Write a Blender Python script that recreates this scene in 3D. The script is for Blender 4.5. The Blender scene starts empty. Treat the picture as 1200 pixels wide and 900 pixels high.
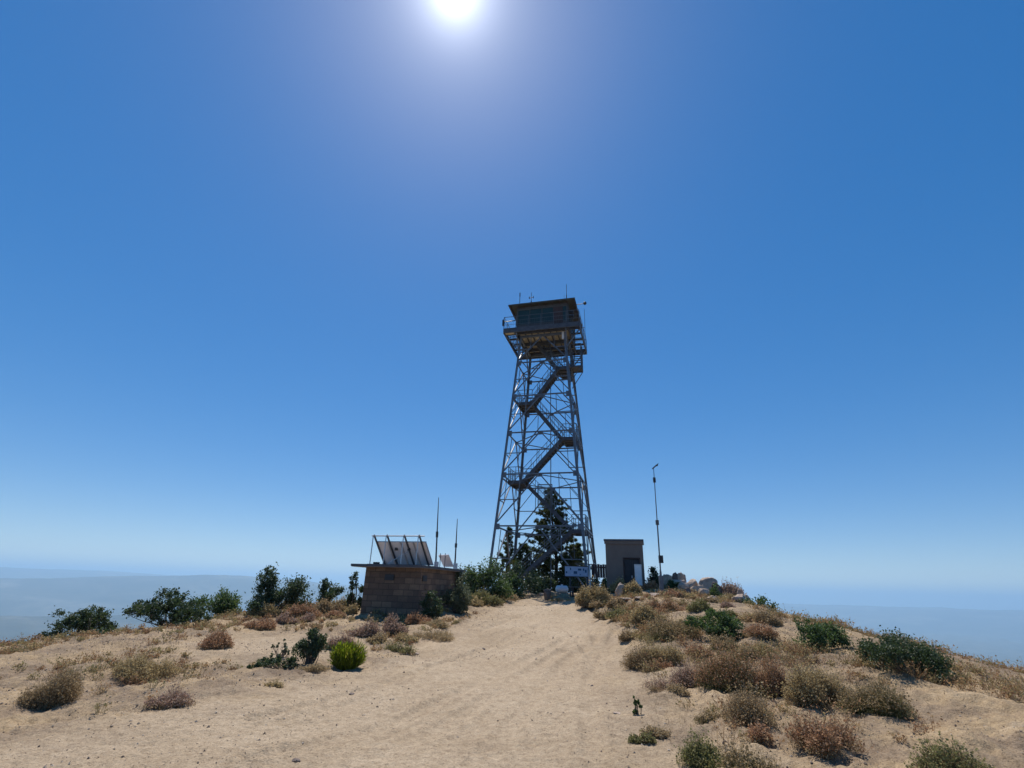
import bpy, math, random
import numpy as np
from mathutils import Vector, Matrix, noise as mn

SC = bpy.context.scene
COL = SC.collection
rnd = random.Random(7)
R = math.radians
EYE = 1.6
FPX, TILT, ROLL = 579.5, 0.3895, -0.0306
ct, st, cr, sr = math.cos(TILT), math.sin(TILT), math.cos(ROLL), math.sin(ROLL)

# ------------------------------------------------------------------ camera maths (used to survey where things stand)
def ray(px, py):
    a, b = (px - 600) / FPX, (450 - py) / FPX
    u, v = a * cr + b * sr, -a * sr + b * cr
    return Vector((u, ct - v * st, st + v * ct))
def P(px, py, Y):
    d = ray(px, py); k = Y / d.y
    return Vector((d.x * k, Y, EYE + d.z * k))

cam = bpy.data.cameras.new('camera'); camo = bpy.data.objects.new('camera', cam); COL.objects.link(camo)
cam.sensor_width = 36; cam.sensor_fit = 'HORIZONTAL'; cam.lens = FPX / 1200 * 36
cam.clip_start = .05; cam.clip_end = 200000
camo.location = (0, 0, EYE)
camo.rotation_mode = 'QUATERNION'
camo.rotation_quaternion = (Matrix.Rotation(math.pi / 2 + TILT, 3, 'X') @ Matrix.Rotation(-ROLL, 3, 'Z')).to_quaternion()
SC.camera = camo

# ------------------------------------------------------------------ materials
def newmat(name):
    m = bpy.data.materials.new(name); m.use_nodes = True
    nt = m.node_tree; b = nt.nodes['Principled BSDF']
    return m, nt, b
def N(nt, t, **k):
    n = nt.nodes.new(t)
    for a, v in k.items(): setattr(n, a, v)
    return n
def coords(nt, scale=1.0, kind='Object'):
    tc = N(nt, 'ShaderNodeTexCoord'); mp = N(nt, 'ShaderNodeMapping')
    mp.inputs['Scale'].default_value = (scale,) * 3 if not isinstance(scale, tuple) else scale
    nt.links.new(tc.outputs[kind], mp.inputs[0]); return mp.outputs[0]
def noise(nt, vec, scale, detail=4, rough=.55, dist=0):
    n = N(nt, 'ShaderNodeTexNoise'); n.inputs['Scale'].default_value = scale; n.inputs['Detail'].default_value = detail
    n.inputs['Roughness'].default_value = rough; n.inputs['Distortion'].default_value = dist
    nt.links.new(vec, n.inputs['Vector']); return n.outputs[0]
def ramp(nt, fac, stops):
    r = N(nt, 'ShaderNodeValToRGB'); e = r.color_ramp.elements
    while len(e) < len(stops): e.new(.5)
    for i, (p, c) in enumerate(stops):
        e[i].position = p; e[i].color = (*c, 1) if len(c) == 3 else c
    nt.links.new(fac, r.inputs[0]); return r.outputs[0]
def mix(nt, fac, a, b, mode='MIX'):
    n = N(nt, 'ShaderNodeMix', data_type='RGBA', blend_type=mode)
    for s, v in ((0, fac), (6, a), (7, b)):
        if hasattr(v, 'links') or isinstance(v, bpy.types.NodeSocket): nt.links.new(v, n.inputs[s])
        elif s == 0: n.inputs[0].default_value = v
        else: n.inputs[s].default_value = (*v, 1)
    return n.outputs[2]
def bump(nt, b, h, strength=.4, dist=.02, prev=None):
    n = N(nt, 'ShaderNodeBump'); n.inputs['Strength'].default_value = strength; n.inputs['Distance'].default_value = dist
    nt.links.new(h, n.inputs['Height'])
    if prev is not None: nt.links.new(prev, n.inputs['Normal'])
    if b is not None: nt.links.new(n.outputs[0], b.inputs['Normal'])
    return n.outputs[0]

def simple(name, c, rough=.6, metal=0, var=.25, scale=6, c2=None, bmp=.15, bd=.01):
    m, nt, b = newmat(name); v = coords(nt)
    n = noise(nt, v, scale, 5, .6)
    lo = tuple(x * (1 - var) for x in c); hi = c2 or tuple(min(1, x * (1 + var)) for x in c)
    col = ramp(nt, n, [(.3, lo), (.7, hi)])
    nt.links.new(col, b.inputs['Base Color']); b.inputs['Roughness'].default_value = rough; b.inputs['Metallic'].default_value = metal
    if bmp: bump(nt, b, noise(nt, v, scale * 6, 3), bmp, bd)
    return m

def leafmat(name, stops, trans=.35, rough=.55, tint=(1, 1, 1)):
    m, nt, b = newmat(name)
    at = N(nt, 'ShaderNodeAttribute'); at.attribute_name = 'v'
    col = ramp(nt, at.outputs['Fac'], stops)
    nt.links.new(col, b.inputs['Base Color']); b.inputs['Roughness'].default_value = rough
    b.inputs['Specular IOR Level'].default_value = .25
    tr = N(nt, 'ShaderNodeBsdfTranslucent'); mx = N(nt, 'ShaderNodeMixShader'); mx.inputs[0].default_value = trans
    tc = mix(nt, 1.0, col, tint, 'MULTIPLY'); nt.links.new(tc, tr.inputs['Color'])
    nt.links.new(b.outputs[0], mx.inputs[1]); nt.links.new(tr.outputs[0], mx.inputs[2])
    nt.links.new(mx.outputs[0], nt.nodes['Material Output'].inputs[0])
    return m

M = {}
M['steel'] = simple('galvanised_steel', (.13, .145, .168), .5, .3, .3, 3, bmp=.05)
M['steel_dark'] = simple('weathered_steel', (.078, .083, .095), .65, .2, .35, 3, bmp=.05)
M['grate'] = simple('weathered_grating', (.085, .09, .10), .8, .1, .3, 8)
M['plank'] = simple('floor_plank', (.50, .45, .32), .8, 0, .25, 4)
M['cabwall'] = simple('cab_wall_paint', (.085, .078, .075), .75, 0, .25, 3)
M['cabroof'] = simple('cab_roof', (.06, .063, .055), .8, 0, .25, 3)
M['frame'] = simple('window_frame', (.085, .085, .08), .6, 0, .2, 5)
M['black'] = simple('black_plastic', (.02, .02, .022), .5, 0, .2, 5)
M['white'] = simple('white_paint', (.72, .73, .74), .5, 0, .12, 3)
M['alu'] = simple('aluminium', (.45, .46, .48), .38, .7, .15, 4, bmp=.03)
M['concrete'] = simple('concrete', (.30, .28, .25), .9, 0, .2, 5, bmp=.4)
M['stucco'] = simple('tan_stucco', (.185, .145, .12), .9, 0, .12, 1.6, bmp=.4, bd=.006)
M['brown_wood'] = simple('brown_wood', (.07, .04, .035), .8, 0, .35, 5)
M['grey_wood'] = simple('grey_wood', (.16, .13, .11), .85, 0, .3, 8)
M['door'] = simple('door_paint', (.035, .033, .036), .7, 0, .2, 4)
M['signblue'] = simple('sign_face', (.40, .50, .66), .45, 0, .08, 3, bmp=0)
M['signdark'] = simple('sign_print', (.04, .10, .20), .5, 0, .2, 6, bmp=0)
M['signpale'] = simple('sign_pale_print', (.50, .58, .70), .5, 0, .1, 6, bmp=0)
M['panelback'] = simple('panel_backing', (.84, .81, .81), .55, 0, .08, 3, bmp=0)
M['roofdeck'] = simple('roof_slab', (.22, .19, .18), .9, 0, .25, 4, bmp=.3)
M['bark'] = simple('bark', (.085, .06, .045), .95, 0, .35, 10, bmp=.7, bd=.03)
M['twig'] = simple('twig', (.16, .12, .09), .9, 0, .3, 12)
M['deadtwig'] = simple('dead_twig', (.26, .22, .19), .9, 0, .3, 12)

m, nt, b = newmat('dark_glass'); M['glass'] = m
b.inputs['Base Color'].default_value = (.05, .12, .13, 1); b.inputs['Roughness'].default_value = .06
b.inputs['Transmission Weight'].default_value = .45; b.inputs['IOR'].default_value = 1.2

m, nt, b = newmat('solar_cells'); M['cells'] = m
v = coords(nt, 1.0, 'UV'); br = N(nt, 'ShaderNodeTexBrick'); br.offset = 0
for k, val in (('Scale', 1), ('Mortar Size', .004), ('Brick Width', .125), ('Row Height', .125)): br.inputs[k].default_value = val
br.inputs['Color1'].default_value = (.01, .015, .05, 1); br.inputs['Color2'].default_value = (.012, .02, .06, 1); br.inputs['Mortar'].default_value = (.4, .4, .42, 1)
nt.links.new(v, br.inputs[0]); nt.links.new(br.outputs[0], b.inputs['Base Color']); b.inputs['Roughness'].default_value = .12

m, nt, b = newmat('brown_block'); M['block'] = m
v = coords(nt, 1.0, 'UV'); br = N(nt, 'ShaderNodeTexBrick')
for k, val in (('Scale', 1), ('Mortar Size', .011), ('Mortar Smooth', .3), ('Brick Width', .40), ('Row Height', .20), ('Bias', .1)): br.inputs[k].default_value = val
br.inputs['Color1'].default_value = (.29, .195, .125, 1); br.inputs['Color2'].default_value = (.155, .105, .074, 1); br.inputs['Mortar'].default_value = (.09, .07, .055, 1)
nt.links.new(v, br.inputs[0])
st_ = ramp(nt, noise(nt, v, 1.6, 6, .65), [(.3, (.62, .62, .66)), (.7, (1.12, 1.06, 1.0))])
fine = ramp(nt, noise(nt, v, 22, 4, .7), [(.3, (.8, .8, .8)), (.75, (1.15, 1.15, 1.15))])
c = mix(nt, 1.0, mix(nt, 1.0, br.outputs[0], st_, 'MULTIPLY'), fine, 'MULTIPLY')
nt.links.new(c, b.inputs['Base Color']); b.inputs['Roughness'].default_value = .92
inv = N(nt, 'ShaderNodeMath', operation='SUBTRACT'); inv.inputs[0].default_value = 1; nt.links.new(br.outputs[1], inv.inputs[1])
nb = bump(nt, None, noise(nt, v, 30, 4, .7), .5, .008); bump(nt, b, inv.outputs[0], .8, .012, nb)

def rockmat(name, a, bb, d):
    m, nt, b = newmat(name); v = coords(nt)
    c = ramp(nt, noise(nt, v, 2.2, 8, .65), [(.28, d), (.45, a), (.68, bb)])
    sp = ramp(nt, noise(nt, v, 45, 3, .7), [(.35, (.7, .7, .7)), (.7, (1.2, 1.2, 1.2))])
    c = mix(nt, 1.0, c, sp, 'MULTIPLY')
    nt.links.new(c, b.inputs['Base Color']); b.inputs['Roughness'].default_value = .95
    nb = bump(nt, None, noise(nt, v, 40, 4, .7), .5, .01)
    bump(nt, b, noise(nt, v, 4, 8, .7), .8, .06, nb); return m
M['rock'] = rockmat('granite', (.42, .315, .24), (.56, .44, .34), (.20, .145, .115))
M['rockdark'] = rockmat('dark_stone', (.16, .12, .10), (.24, .19, .155), (.09, .07, .06))

# ground: bare sand, stained earth and, far off, chaparral slopes
m, nt, b = newmat('sandy_ground'); M['ground'] = m
geo = N(nt, 'ShaderNodeNewGeometry'); v = geo.outputs['Position']
at = N(nt, 'ShaderNodeAttribute'); at.attribute_name = 'bare'
big = ramp(nt, noise(nt, v, .35, 6, .6, .4), [(.3, (.36, .27, .175)), (.5, (.43, .33, .222)), (.72, (.49, .385, .268))])
earth = ramp(nt, noise(nt, v, .9, 8, .65, .3), [(.3, (.17, .12, .08)), (.45, (.28, .205, .135)), (.6, (.40, .29, .17)), (.75, (.46, .36, .25))])
bm_ = N(nt, 'ShaderNodeMath', operation='ADD'); nz = N(nt, 'ShaderNodeMath', operation='MULTIPLY_ADD')
nt.links.new(noise(nt, v, 1.3, 6, .7), nz.inputs[0]); nz.inputs[1].default_value = 1.4; nz.inputs[2].default_value = -.7
nt.links.new(at.outputs['Fac'], bm_.inputs[0]); nt.links.new(nz.outputs[0], bm_.inputs[1]); bm_.use_clamp = True
c = mix(nt, bm_.outputs[0], earth, big)
gr = ramp(nt, noise(nt, v, 42, 6, .8), [(.3, (.5, .47, .45)), (.48, (1, 1, 1)), (.72, (1.32, 1.31, 1.29))])
c = mix(nt, 1.0, c, gr, 'MULTIPLY')
md = ramp(nt, noise(nt, v, 9, 6, .7), [(.3, (.74, .71, .68)), (.6, (1.05, 1.05, 1.05))])
c = mix(nt, 1.0, c, md, 'MULTIPLY')
vo = N(nt, 'ShaderNodeTexVoronoi'); vo.inputs['Scale'].default_value = 26; nt.links.new(v, vo.inputs['Vector'])
spk = ramp(nt, vo.outputs['Distance'], [(.10, (.40, .35, .31)), (.22, (1, 1, 1))])
c = mix(nt, .85, c, mix(nt, 1.0, c, spk, 'MULTIPLY'))
ln = N(nt, 'ShaderNodeVectorMath', operation='LENGTH'); nt.links.new(v, ln.inputs[0])
fr = N(nt, 'ShaderNodeMapRange'); nt.links.new(ln.outputs['Value'], fr.inputs[0])
fr.inputs[1].default_value = 60; fr.inputs[2].default_value = 260
far = ramp(nt, noise(nt, v, .004, 10, .65, .3), [(.35, (.045, .055, .03)), (.52, (.10, .095, .06)), (.68, (.15, .14, .10))])
c = mix(nt, fr.outputs[0], c, far)
nt.links.new(c, b.inputs['Base Color']); b.inputs['Roughness'].default_value = .95; b.inputs['Specular IOR Level'].default_value = .15
nb = bump(nt, None, noise(nt, v, 110, 4, .7), .55, .006)
nb = bump(nt, None, noise(nt, v, 24, 5, .75), .85, .03, nb)
bump(nt, b, noise(nt, v, 7, 5, .65), .5, .05, nb)

m, nt, b = newmat('far_hills'); M['hills'] = m
geo = N(nt, 'ShaderNodeNewGeometry'); v = geo.outputs['Position']
c = ramp(nt, noise(nt, v, .0011, 12, .65, .4), [(.36, (.02, .03, .018)), (.52, (.055, .06, .04)), (.66, (.13, .125, .09)), (.76, (.30, .27, .22))])
nt.links.new(c, b.inputs['Base Color']); b.inputs['Roughness'].default_value = .95

M['leaf_dark'] = leafmat('oak_leaves', [(.0, (.034, .055, .028)), (.5, (.066, .096, .047)), (1, (.125, .155, .085))], .3, .5, (1, 1.05, .6))
M['leaf_green'] = leafmat('green_leaves', [(.0, (.045, .078, .030)), (.5, (.085, .130, .052)), (1, (.16, .20, .09))], .35, .55, (1, 1.1, .6))
M['leaf_grey'] = leafmat('grey_green_leaves', [(.0, (.075, .095, .05)), (.5, (.13, .15, .085)), (1, (.22, .235, .14))], .3, .65)
M['leaf_lime'] = leafmat('lime_stems', [(.0, (.10, .11, .025)), (.5, (.19, .26, .03)), (.85, (.34, .38, .06)), (1, (.42, .34, .12))], .6, .5, (1.1, 1.15, .4))
M['needles'] = leafmat('pine_needles', [(.0, (.035, .055, .02)), (.5, (.07, .095, .033)), (.85, (.125, .14, .05)), (1, (.22, .17, .07))], .35, .5, (1.1, 1.0, .5))
M['rust'] = leafmat('rusty_flowers', [(.0, (.25, .11, .055)), (.5, (.42, .235, .13)), (1, (.58, .42, .27))], .4, .8)
M['pink'] = leafmat('dusky_pink_flowers', [(.0, (.26, .15, .12)), (.5, (.40, .27, .20)), (1, (.55, .43, .32))], .4, .8)
M['gold'] = leafmat('golden_straw', [(.0, (.30, .22, .10)), (.5, (.46, .35, .17)), (1, (.62, .50, .28))], .4, .8)
M['brown'] = leafmat('brown_brush', [(.0, (.20, .14, .075)), (.5, (.36, .26, .14)), (1, (.55, .42, .25))], .4, .8)
M['olive'] = leafmat('olive_brush', [(.0, (.13, .135, .045)), (.5, (.22, .21, .08)), (1, (.38, .33, .16))], .4, .7)
M['litter'] = leafmat('straw_litter', [(.0, (.16, .11, .07)), (.4, (.30, .21, .12)), (.8, (.46, .35, .20)), (1, (.60, .48, .30))], .3, .8)
M['straw'] = leafmat('dry_straw', [(.0, (.30, .21, .11)), (.5, (.44, .33, .18)), (1, (.60, .48, .30))], .4, .8)

# ------------------------------------------------------------------ mesh builder
class MB:
    def __init__(s): s.v = []; s.f = []
    def add(s, vs, fs):
        o = len(s.v); s.v += [tuple(x) for x in vs]; s.f += [tuple(i + o for i in f) for f in fs]; return s
    def box(s, lo, hi, M_=None):
        x0, y0, z0 = lo; x1, y1, z1 = hi
        vs = [Vector(p) for p in ((x0,y0,z0),(x1,y0,z0),(x1,y1,z0),(x0,y1,z0),(x0,y0,z1),(x1,y0,z1),(x1,y1,z1),(x0,y1,z1))]
        if M_ is not None: vs = [M_ @ p for p in vs]
        return s.add(vs, [(0,3,2,1),(4,5,6,7),(0,1,5,4),(1,2,6,5),(2,3,7,6),(3,0,4,7)])
    def beam(s, a, b, w, h, up=(0, 0, 1)):
        a, b = Vector(a), Vector(b); d = (b - a).normalized(); u = Vector(up)
        if abs(d.dot(u)) > .98: u = Vector((0, 1, 0))
        x = d.cross(u).normalized(); z = x.cross(d)
        vs = [p + x * sx * w / 2 + z * sz * h / 2 for p in (a, b) for sx, sz in ((-1,-1),(1,-1),(1,1),(-1,1))]
        return s.add(vs, [(0,1,2,3),(4,7,6,5),(0,4,5,1),(1,5,6,2),(2,6,7,3),(3,7,4,0)])
    def tube(s, pts, rad, n=8, cap=True):
        pts = [Vector(p) for p in pts]; rads = rad if isinstance(rad, (list, tuple)) else [rad] * len(pts)
        vs = []; px = None
        for i, p in enumerate(pts):
            d = (pts[min(i + 1, len(pts) - 1)] - pts[max(i - 1, 0)]).normalized()
            if px is None: px = d.orthogonal().normalized()
            px = (px - d * px.dot(d)).normalized(); py = d.cross(px)
            vs += [p + (px * math.cos(2*math.pi*k/n) + py * math.sin(2*math.pi*k/n)) * rads[i] for k in range(n)]
        fs = [(i*n+k, i*n+(k+1)%n, (i+1)*n+(k+1)%n, (i+1)*n+k) for i in range(len(pts)-1) for k in range(n)]
        if cap: fs += [tuple(range(n))[::-1], tuple((len(pts)-1)*n + k for k in range(n))]
        return s.add(vs, fs)
    def ell(s, c, r, n=12):
        vs = []; c = Vector(c)
        for i in range(n + 1):
            t = math.pi * i / n
            for k in range(n): vs.append(c + Vector((r[0]*math.sin(t)*math.cos(2*math.pi*k/n), r[1]*math.sin(t)*math.sin(2*math.pi*k/n), r[2]*math.cos(t))))
        return s.add(vs, [(i*n+k, i*n+(k+1)%n, (i+1)*n+(k+1)%n, (i+1)*n+k)[::-1] for i in range(n) for k in range(n)])
    def build(s, name, mat, parent=None, smooth=False):
        me = bpy.data.meshes.new(name); me.from_pydata(s.v, [], s.f); me.update()
        uv = me.uv_layers.new(name='UVMap')
        for p in me.polygons:
            n = p.normal; a = max(range(3), key=lambda i: abs(n[i]))
            i, j = ((1, 2), (0, 2), (0, 1))[a]
            for li, vi in zip(p.loop_indices, p.vertices):
                co = me.vertices[vi].co; uv.data[li].uv = (co[i], co[j])
            p.use_smooth = smooth
        me.materials.append(mat)
        o = bpy.data.objects.new(name, me); COL.objects.link(o); o.parent = parent
        return o

def tag(o, label=None, cat=None, group=None, kind=None):
    for k, v in (('label', label), ('category', cat), ('group', group), ('kind', kind)):
        if v: o[k] = v
    return o
def empty(name, loc, rz=0, label=None, cat=None, group=None):
    o = bpy.data.objects.new(name, None); o.empty_display_size = .3; COL.objects.link(o)
    o.location = loc; o.rotation_euler = (0, 0, rz); return tag(o, label, cat, group)

def npmesh(name, verts, faces, mat, parent=None, v=None, smooth=False):
    """verts (n,3), faces (m,k) int arrays; v: per-vertex float attribute"""
    me = bpy.data.meshes.new(name); k = faces.shape[1]
    me.vertices.add(len(verts)); me.vertices.foreach_set('co', verts.astype(np.float32).ravel())
    me.loops.add(faces.size); me.loops.foreach_set('vertex_index', faces.astype(np.int32).ravel())
    me.polygons.add(len(faces)); me.polygons.foreach_set('loop_start', np.arange(0, faces.size, k, dtype=np.int32))
    me.polygons.foreach_set('use_smooth', np.full(len(faces), smooth))
    me.update(calc_edges=True)
    if v is not None:
        a = me.attributes.new('v', 'FLOAT', 'POINT'); a.data.foreach_set('value', v.astype(np.float32))
    if mat: me.materials.append(mat)
    o = bpy.data.objects.new(name, me); COL.objects.link(o); o.parent = parent; return o

# ------------------------------------------------------------------ terrain
rng = np.random.default_rng(5)
_T = rng.random((256, 256))
def vnoise(x, y):
    xi, yi = np.floor(x).astype(int), np.floor(y).astype(int); fx, fy = x - xi, y - yi
    fx = fx*fx*(3-2*fx); fy = fy*fy*(3-2*fy)
    g = lambda a, b: _T[a & 255, b & 255]
    return (g(xi,yi)*(1-fx)+g(xi+1,yi)*fx)*(1-fy)+(g(xi,yi+1)*(1-fx)+g(xi+1,yi+1)*fx)*fy - .5
def fbm(x, y, o=4, r=.5):
    s = 0; a = 1
    for i in range(o):
        s = s + a * vnoise(x + 17.3*i, y - 9.1*i); x, y = (x*.8 - y*.6)*2.03, (x*.6 + y*.8)*2.03; a *= r
    return s
CP = []
for px, py, z in ((296,900,.0),(450,900,0),(600,900,0),(750,900,.0),(904,900,.10),(300,850,-.02),(600,850,.02),(904,850,.2),(600,800,.06),(330,805,.02)):
    d = ray(px, py); k = (z - EYE) / d.z; CP.append((d.x*k, d.y*k, z))
for px, py, Y in ((600,765,13),(450,770,12.6),(720,765,13.4),(600,730,18.8),(520,735,17.5),(690,730,19.5),(610,710,25),(540,714,22),(670,706,27),(630,698,32),
                  (640,694,37),(417,722,19.6),(360,728,19),(300,738,16),(300,722,20.5),(345,712,24),(400,716,23),(310,762,12.8),(300,790,10.4),(400,785,11),
                  (712,696,25.8),(756,696,25.8),(776,698,22),(745,712,19.5),(790,722,17),(808,692,24.5),(840,702,23),(870,712,20.5),(904,716,17),(850,752,12.5),
                  (800,760,12.3),(904,770,10.8),(860,800,9),(790,800,9.4),(730,790,10.6),(770,735,15),(904,735,14)):
    p = P(px, py, Y); CP.append((p.x, p.y, p.z))
CP += [(0,2,0),(-4,1,-.02),(4,1,.1),(0,-6,-.5),(-8,-4,-.9),(8,-4,-.3),(0,44,1.3),(3,50,.4),(-8,33,.2),(-14,22,-.7),(-14,12,-.5),(-20,28,-3.5),(-22,14,-3),
       (9.5,31,.7),(11,24,.5),(11.5,18,.2),(12,12,-.1),(12,6,-.2),(16,20,-2),(18,10,-2.2),(-5,44,.3),(9,44,.2),(0,60,-3),(-20,50,-7),(22,45,-6),(35,20,-9),(-38,20,-9),(-12,2,-1.1),(11,0,-.5),(0,-25,-4),(-25,-20,-6),(25,-20,-6),(38,45,-14),(-38,45,-13)]
CP = np.array(CP)
def _phi(r2): return .5 * r2 * np.log(r2 + 1e-9)
n = len(CP); D2 = ((CP[:, None, :2] - CP[None, :, :2])**2).sum(-1)
A = np.zeros((n+3, n+3)); A[:n, :n] = _phi(D2) + np.eye(n) * .6
A[:n, n] = 1; A[:n, n+1:] = CP[:, :2]; A[n:, :n] = A[:n, n:].T
_W = np.linalg.solve(A, np.concatenate([CP[:, 2], [0, 0, 0]]))
RUTS = [[(296,846),(420,812),(520,778),(600,748),(655,722),(668,706)], [(296,890),(440,856),(560,800),(650,758),(700,728),(692,708)],
        [(560,900),(600,850),(640,800),(672,768),(705,745),(712,724),(690,712)], [(420,900),(520,850),(600,800),(660,762)],
        [(520,762),(570,738),(610,722),(640,712),(660,700)], [(560,735),(600,722),(650,720),(690,734),(702,756),(690,790)], [(570,748),(612,736),(652,734),(680,748),(690,768)], [(700,900),(690,850),(690,800),(712,760),(722,740)]]
def base_z(x, y):
    x = np.asarray(x, float); y = np.asarray(y, float); r = np.hypot(x, y)
    sx, sy = x, y
    k = np.minimum(1, 62 / np.maximum(r, 1e-6)); cx, cy = sx * k, sy * k
    z = _W[n] + _W[n+1]*cx + _W[n+2]*cy
    for i in range(n): z = z + _W[i] * _phi((cx - CP[i,0])**2 + (cy - CP[i,1])**2)
    far = -14 - .42*(r-60)
    far = np.where(far < -880, -880 - 20*(1-np.exp((far+880)/400)), far) + fbm(x/260, y/260, 4)*np.clip((r-60)*.25, 0, 90)
    w = np.clip((r - 42)/28, 0, 1); w = w*w*(3-2*w)
    return z*(1-w) + far*w
def line_hit(px, py):
    d = ray(px, py); t = np.concatenate([np.linspace(3, 14, 180), np.linspace(14, 60, 300)])
    xs, ys, zs = d.x*t/d.y, t, EYE + d.z*t/d.y
    below = zs < base_z(xs, ys); i = int(np.argmax(below)) if below.any() else None
    return None if i is None else (xs[i], ys[i])
_ruts = []
for rt in RUTS:
    pts = [line_hit(*p) for p in rt]; pts = [p for p in pts if p is not None]
    q = []
    for a, b_ in zip(pts[:-1], pts[1:]):
        L = math.hypot(b_[0]-a[0], b_[1]-a[1]); m_ = max(2, int(L/.25))
        q += [(a[0]+(b_[0]-a[0])*i/m_, a[1]+(b_[1]-a[1])*i/m_) for i in range(m_)]
    q = np.array(q + [pts[-1]])
    for _ in range(14): q[1:-1] = (q[:-2] + q[2:] + 2*q[1:-1]) / 4
    _ruts.append(q[::2])
ROADL = [(200,842),(330,806),(430,790),(480,762),(530,738),(580,714),(622,700)]
ROADR = [(690,704),(706,722),(728,748),(742,790),(768,840),(800,900)]
poly = [line_hit(*p) for p in ROADL + ROADR]; poly = [(poly[0][0]-1, poly[0][1])] + poly + [(3.2, 4), (3.2, -8), (-9, -8)]
POLY = np.array(poly)
def inpoly(x, y):
    c = np.zeros(x.shape, bool); m_ = len(POLY)
    for i in range(m_):
        (x1, y1), (x2, y2) = POLY[i], POLY[(i+1) % m_]
        if y1 == y2: continue
        c ^= ((y1 > y) != (y2 > y)) & (x < (x2-x1)*(y-y1)/(y2-y1)+x1)
    return c
def roadsoft(x, y):
    t = np.zeros(np.shape(x))
    for a_ in range(8):
        for q in (.3, .75): t = t + inpoly(x + q*math.cos(a_*.785), y + q*math.sin(a_*.785))
    return np.clip(t/16 + np.clip(1.2 - np.hypot((x+5.6)/2.6, (y-13.5)/2.4), 0, 1)*.8, 0, 1)
def detail(x, y):
    r = np.hypot(x, y); f = np.clip((55 - r)/20, 0, 1)
    z = fbm(x*.55, y*.55, 3)*.06 + fbm(x*2.3+5, y*3.1, 5, .62)*.010 + fbm(x*11, y*14+3, 4, .7)*.019
    # fine swept streaks running along the road
    off = 1 - roadsoft(x, y)
    z = z + off*(fbm(x*.8+31, y*.8, 5, .62)*.16 + np.abs(fbm(x*2.7, y*2.7+8, 4, .6))*.07)
    z = z + fbm((x*.4+y*.15)*1.0, (y*.25 - x*.9)*4.2, 4, .6)*.014
    return z * f
def rut_z(x, y):
    z = np.zeros_like(x); idx = np.where((y > 3) & (y < 36) & (np.abs(x) < 9))[0]
    xx, yy = x[idx], y[idx]; acc = np.zeros(len(idx))
    for q in _ruts:
        d = np.full(len(idx), 1e9)
        for a in range(len(q)-1):
            ex, ey = q[a+1]-q[a]; t = np.clip(((xx-q[a,0])*ex+(yy-q[a,1])*ey)/(ex*ex+ey*ey+1e-9), 0, 1)
            d = np.minimum(d, (xx-q[a,0]-ex*t)**2 + (yy-q[a,1]-ey*t)**2)
        d = np.sqrt(d) + vnoise(xx*.6, yy*.6)*.06
        s = .12
        acc += (-.030*np.exp(-(d/s)**4) + .026*np.exp(-((d-.2)/.07)**2))*(.62+vnoise(xx*.7, yy*.7)*.9)*np.clip(.7+yy/22, .7, 1.6)
    z[idx] = acc; return z
rs = [.4, .9, 1.5, 2.1, 2.8, 3.4]
r_ = 4.0
while r_ < 75000:
    rs.append(r_); r_ *= 1.006 if r_ < 14 else 1.010 if r_ < 48 else 1.05
rs = np.array(rs)
th = np.concatenate([np.arange(-58, 58.001, .2), np.arange(62, 300, 4)]); th = np.radians(th)
nr, na = len(rs), len(th)
RR, TT = np.meshgrid(rs, th, indexing='ij'); X = (RR*np.sin(TT)).ravel(); Y = (RR*np.cos(TT)).ravel()
Z = base_z(X, Y) + detail(X, Y) + rut_z(X, Y)
V = np.stack([X, Y, Z], 1)
ii, jj = np.meshgrid(np.arange(nr-1), np.arange(na), indexing='ij'); j2 = (jj+1) % na
F = np.stack([ii*na+jj, ii*na+j2, (ii+1)*na+j2, (ii+1)*na+jj], -1).reshape(-1, 4)[:, ::-1]
# a small cap closes the ring under the camera
V = np.concatenate([V, [[0, 0, float(base_z(np.array([0.]), np.array([0.]))[0])]]]); cidx = len(V) - 1
jit = fbm(X/1.1, Y/1.1, 3)
bare = np.zeros(len(V)); bare[:-1] = 0
inn = inpoly(X + fbm(X*.8, Y*.8, 3)*.9, Y + fbm(X*.8+9, Y*.8, 3)*.9)
soft = np.zeros(len(X))
for dx, dy in ((0,0),(.5,0),(-.5,0),(0,.7),(0,-.7),(.9,.9),(-.9,-.9),(-.9,.9),(.9,-.9)): soft += inpoly(X+dx, Y+dy)
clear = np.clip(1.2 - np.hypot((X+5.6)/2.6, (Y-13.5)/2.4), 0, 1)
bare[:-1] = np.clip(soft/9 + clear, 0, 1); bare[-1] = 1
road_v = np.concatenate([inn, [True]])
fm = road_v[F].sum(1) >= 2
def sub(name, faces):
    used = np.unique(faces); mp = np.full(len(V), -1); mp[used] = np.arange(len(used))
    o = npmesh(name, V[used], mp[faces], M['ground'], smooth=True)
    a = o.data.attributes.new('bare', 'FLOAT', 'POINT'); a.data.foreach_set('value', bare[used].astype(np.float32)); return o
tag(sub('dirt_road', F[fm]), kind='structure'); tag(sub('ground', F[~fm]), kind='structure')
cap = np.stack([np.full(na, cidx), (np.arange(na)+1) % na, np.arange(na)], 1)
capo = npmesh('ground', V[np.concatenate([[cidx], np.arange(na)])], np.stack([np.zeros(na, int), 1+(np.arange(na)), 1+(np.arange(na)+1) % na], 1)[:, ::-1], M['ground'], smooth=True)
a = capo.data.attributes.new('bare', 'FLOAT', 'POINT'); a.data.foreach_set('value', np.ones(na+1, np.float32)); tag(capo, kind='structure')

def gz(x, y):
    xa, ya = np.array([float(x)]), np.array([float(y)])
    return float((base_z(xa, ya) + detail(xa, ya) + rut_z(xa, ya))[0])
def gza(x, y): return base_z(x, y) + detail(x, y) + rut_z(x, y)

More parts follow.
